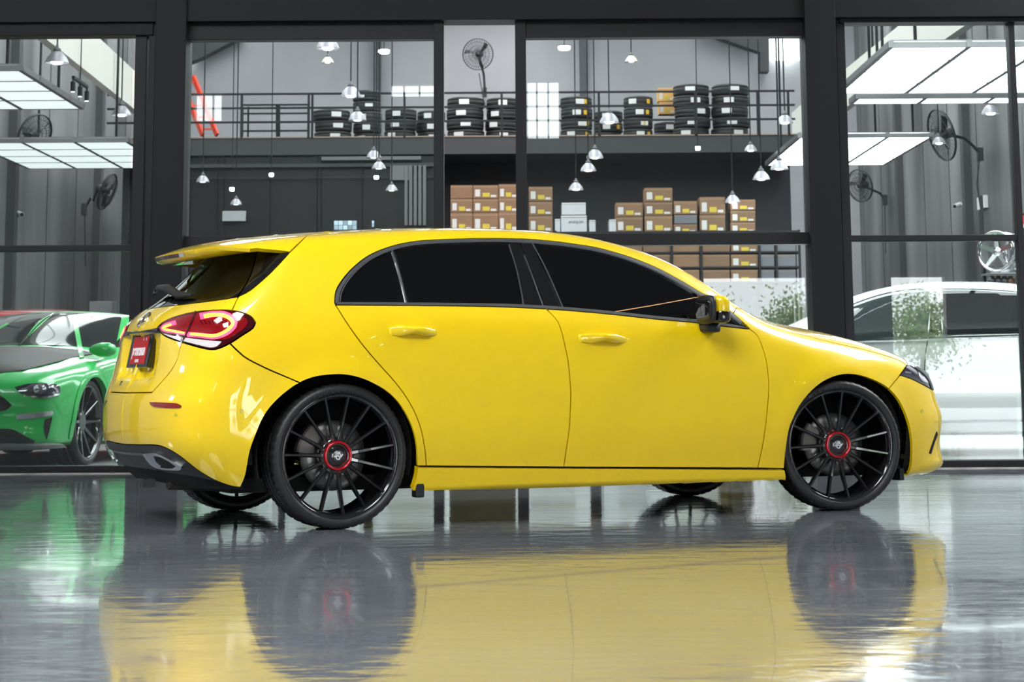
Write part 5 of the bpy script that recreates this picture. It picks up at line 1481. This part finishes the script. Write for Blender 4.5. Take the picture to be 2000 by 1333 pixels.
# --- white saloon, side on behind the right panes
WY = math.pi
WL = (atY(2090, 700, 18.9)[0] , 18.9 + .0, 0)
white = empty('saloon_car', WL, WY, 'white car standing side-on behind the right panes', 'car')
w_field = make_field([(-1.0, 1.02), (-.6, 1.13), (-.2, 1.27), (.2, 1.37), (.6, 1.425), (1.0, 1.44), (1.4, 1.42), (1.75, 1.35), (2.05, 1.24), (2.35, 1.10), (2.6, 1.01), (2.8, .97), (3.1, .91), (3.4, .82), (3.6, .70)],
                     [(.1, -.8), (.3, -.95), (.5, -1.0), (.8, -1.0), (1.0, -.95), (1.1, -.85), (1.2, -.6)], [(.1, 3.45), (.2, 3.6), (.4, 3.64), (.6, 3.64), (.75, 3.56), (.85, 3.4)],
                     [(-1.2, .80), (-.5, .88), (0, .90), (1.2, .90), (2.5, .90), (3.0, .885), (3.7, .78)], [(-1.2, 1.0), (0, .99), (1.4, .96), (2.4, .92), (3.2, .85), (3.7, .74)], (0., 2.75), scale=1.06)
WB = FlipBody(w_field, white, WY, WL, (.15, 2.9), tr=(16.5, 21.5))
M_wht = mat('white_paint', (.86, .88, .87), .3, coat=1.0, coat_rough=.02)
shell(WB, 'body_shell', M_wht, -.004, (0, 2.92), .40)
shell(WB, 'inner_shell', M_void, -.06, (0, 2.92), .45, ns=60, nv_=24)
WT = [(1600, 645), (1640, 612), (1680, 595), (1720, 582), (1760, 574), (1820, 569), (1880, 568), (1940, 570), (2000, 576), (2060, 590), (2100, 610)]
WBm = [(2100, 650), (2000, 655), (1900, 659), (1826, 661), (1740, 664), (1660, 666), (1600, 668)]
def wpane(t0, t1, b0, b1, name, m, off):
    return WB.panel(name, loop(sub(WT, t0, t1), sub(WBm, b1, b0)), m, off=off, gap=0, grid=.05, mirror=True)
M_wg = mat('white_car_glass', (.03, .042, .042), .03)
wpane((1640, 612), (1817, 569), (1640, 667), (1814, 661), 'front_side_window', M_wg, .003)
wpane((1838, 568), (2060, 590), (1840, 661), (2060, 652), 'rear_side_window', mat('white_car_dark_glass', (.006, .007, .008), .03, coat=.4), .003)
wpane((1818, 569), (1837, 568), (1815, 661), (1839, 661), 'pillar_cover', M_blk, .004)
WB.panel('window_trim', band([(1640, 607), (1680, 590), (1720, 577), (1760, 569), (1820, 564), (1880, 563), (1940, 565), (2000, 571), (2060, 585)], 2.2), M_chr, off=.005, gap=0, grid=.06)
WB.panel('belt_trim', band([(2060, 655), (1900, 662), (1740, 667), (1640, 669)], 3), M_chr, off=.006, gap=0, grid=.06)
WB.panel('door_gap', band([(1812, 664), (1807, 700), (1805, 760), (1806, 820)], 1.6), M_void, off=.001, gap=0, grid=.06)
WB.panel('side_moulding', band([(1600, 826), (1800, 824), (2060, 820)], 5), mat('moulding_grey', (.10, .11, .11), .4), off=.008, gap=0, grid=.06)
WB.panel('sill_cover', loop([(1600, 862), (1800, 860), (2060, 856)], [(2060, 856), (2060, 880)], [(2060, 880), (1800, 884), (1600, 886)], [(1600, 886), (1600, 862)]), M_void, off=.004, gap=0, grid=.06)
q = _sd(WB, [(2.25, 1.02)])[0]
for sg in (1, -1):
    vs = []; n = 12
    for y, s in ((.0, .3), (-.04, .8), (-.12, 1.0), (-.20, .9), (-.23, .4)):
        for k in range(n):
            a = 2 * math.pi * k / n; vs.append((q[0] + .08 * s * math.cos(a), sg * (q[1] + y), q[2] + .06 + .07 * s * math.sin(a)))
    MB().add(vs, [(i * n + k, i * n + (k + 1) % n, (i + 1) * n + (k + 1) % n, (i + 1) * n + k) for i in range(4) for k in range(n)], True).build('door_mirror', M_wht, white)
def arch_lips(B, xs, m, r0=.385, r1=.46):
    for x in xs:
        t_ = np.linspace(-.30, math.pi + .30, 44)
        B.panel('wheel_arch', _sd(B, [(x + r1 * math.cos(t), .345 + r1 * math.sin(t)) for t in t_] + [(x + r0 * math.cos(t), .345 + r0 * math.sin(t)) for t in t_[::-1]]), m, chart='side', px=False, off=.004, thick=.05, gap=0)
arch_lips(WB, (0, 2.92), M_wht)
for x in (0, 2.92):
    for sg in (-1, 1): plain_wheel(white, x, .80, sg, .345)
MB().box(-.6, 3.3, -.75, .75, .17, .24).build('floor_pan', M_void, white)

# --- red car farther back, only its tail corner shows
RY = math.radians(150)
RL = (atY(215, 700, 23.5)[0] - .15, 24.0, 0)
red = empty('red_car', RL, RY, 'red car parked behind the green coupe, mostly hidden', 'car')
RB = FlipBody(w_field, red, RY, RL, (.15, 2.9), tr=(18, 30))
M_rd = mat('red_paint', (.45, .012, .02), .3, coat=1.0)
shell(RB, 'body_shell', M_rd, -.004, (0, 2.92), .40, ns=90, nv_=40)
shell(RB, 'inner_shell', M_void, -.06, (0, 2.92), .45, ns=50, nv_=20)
RB.panel('side_window', _sd(RB, [(2.2, 1.03), (1.9, 1.2), (1.5, 1.34), (1.0, 1.38), (.5, 1.36), (.1, 1.24), (-.1, 1.10), (.8, 1.06)]), M_gglass, chart='side', px=False, off=.003)
RB.panel('windscreen', np.array([_os(RB, x, y) for x, y in [(1.85, 0), (1.80, -.3), (1.75, -.54), (2.1, -.60), (2.45, -.62), (2.62, -.3), (2.68, 0)]]), M_gglass, chart='top', px=False, half='mid', off=.003)
RB.panel('rear_window', np.array([_os(RB, x, y) for x, y in [(.0, 0), (.02, -.3), (.05, -.5), (-.3, -.55), (-.62, -.5), (-.68, -.2), (-.7, 0)]]), M_gglass, chart='top', px=False, half='mid', off=.003)
arch_lips(RB, (0, 2.92), M_rd)
for x in (0, 2.92):
    for sg in (-1, 1): plain_wheel(red, x, .80, sg, .345)
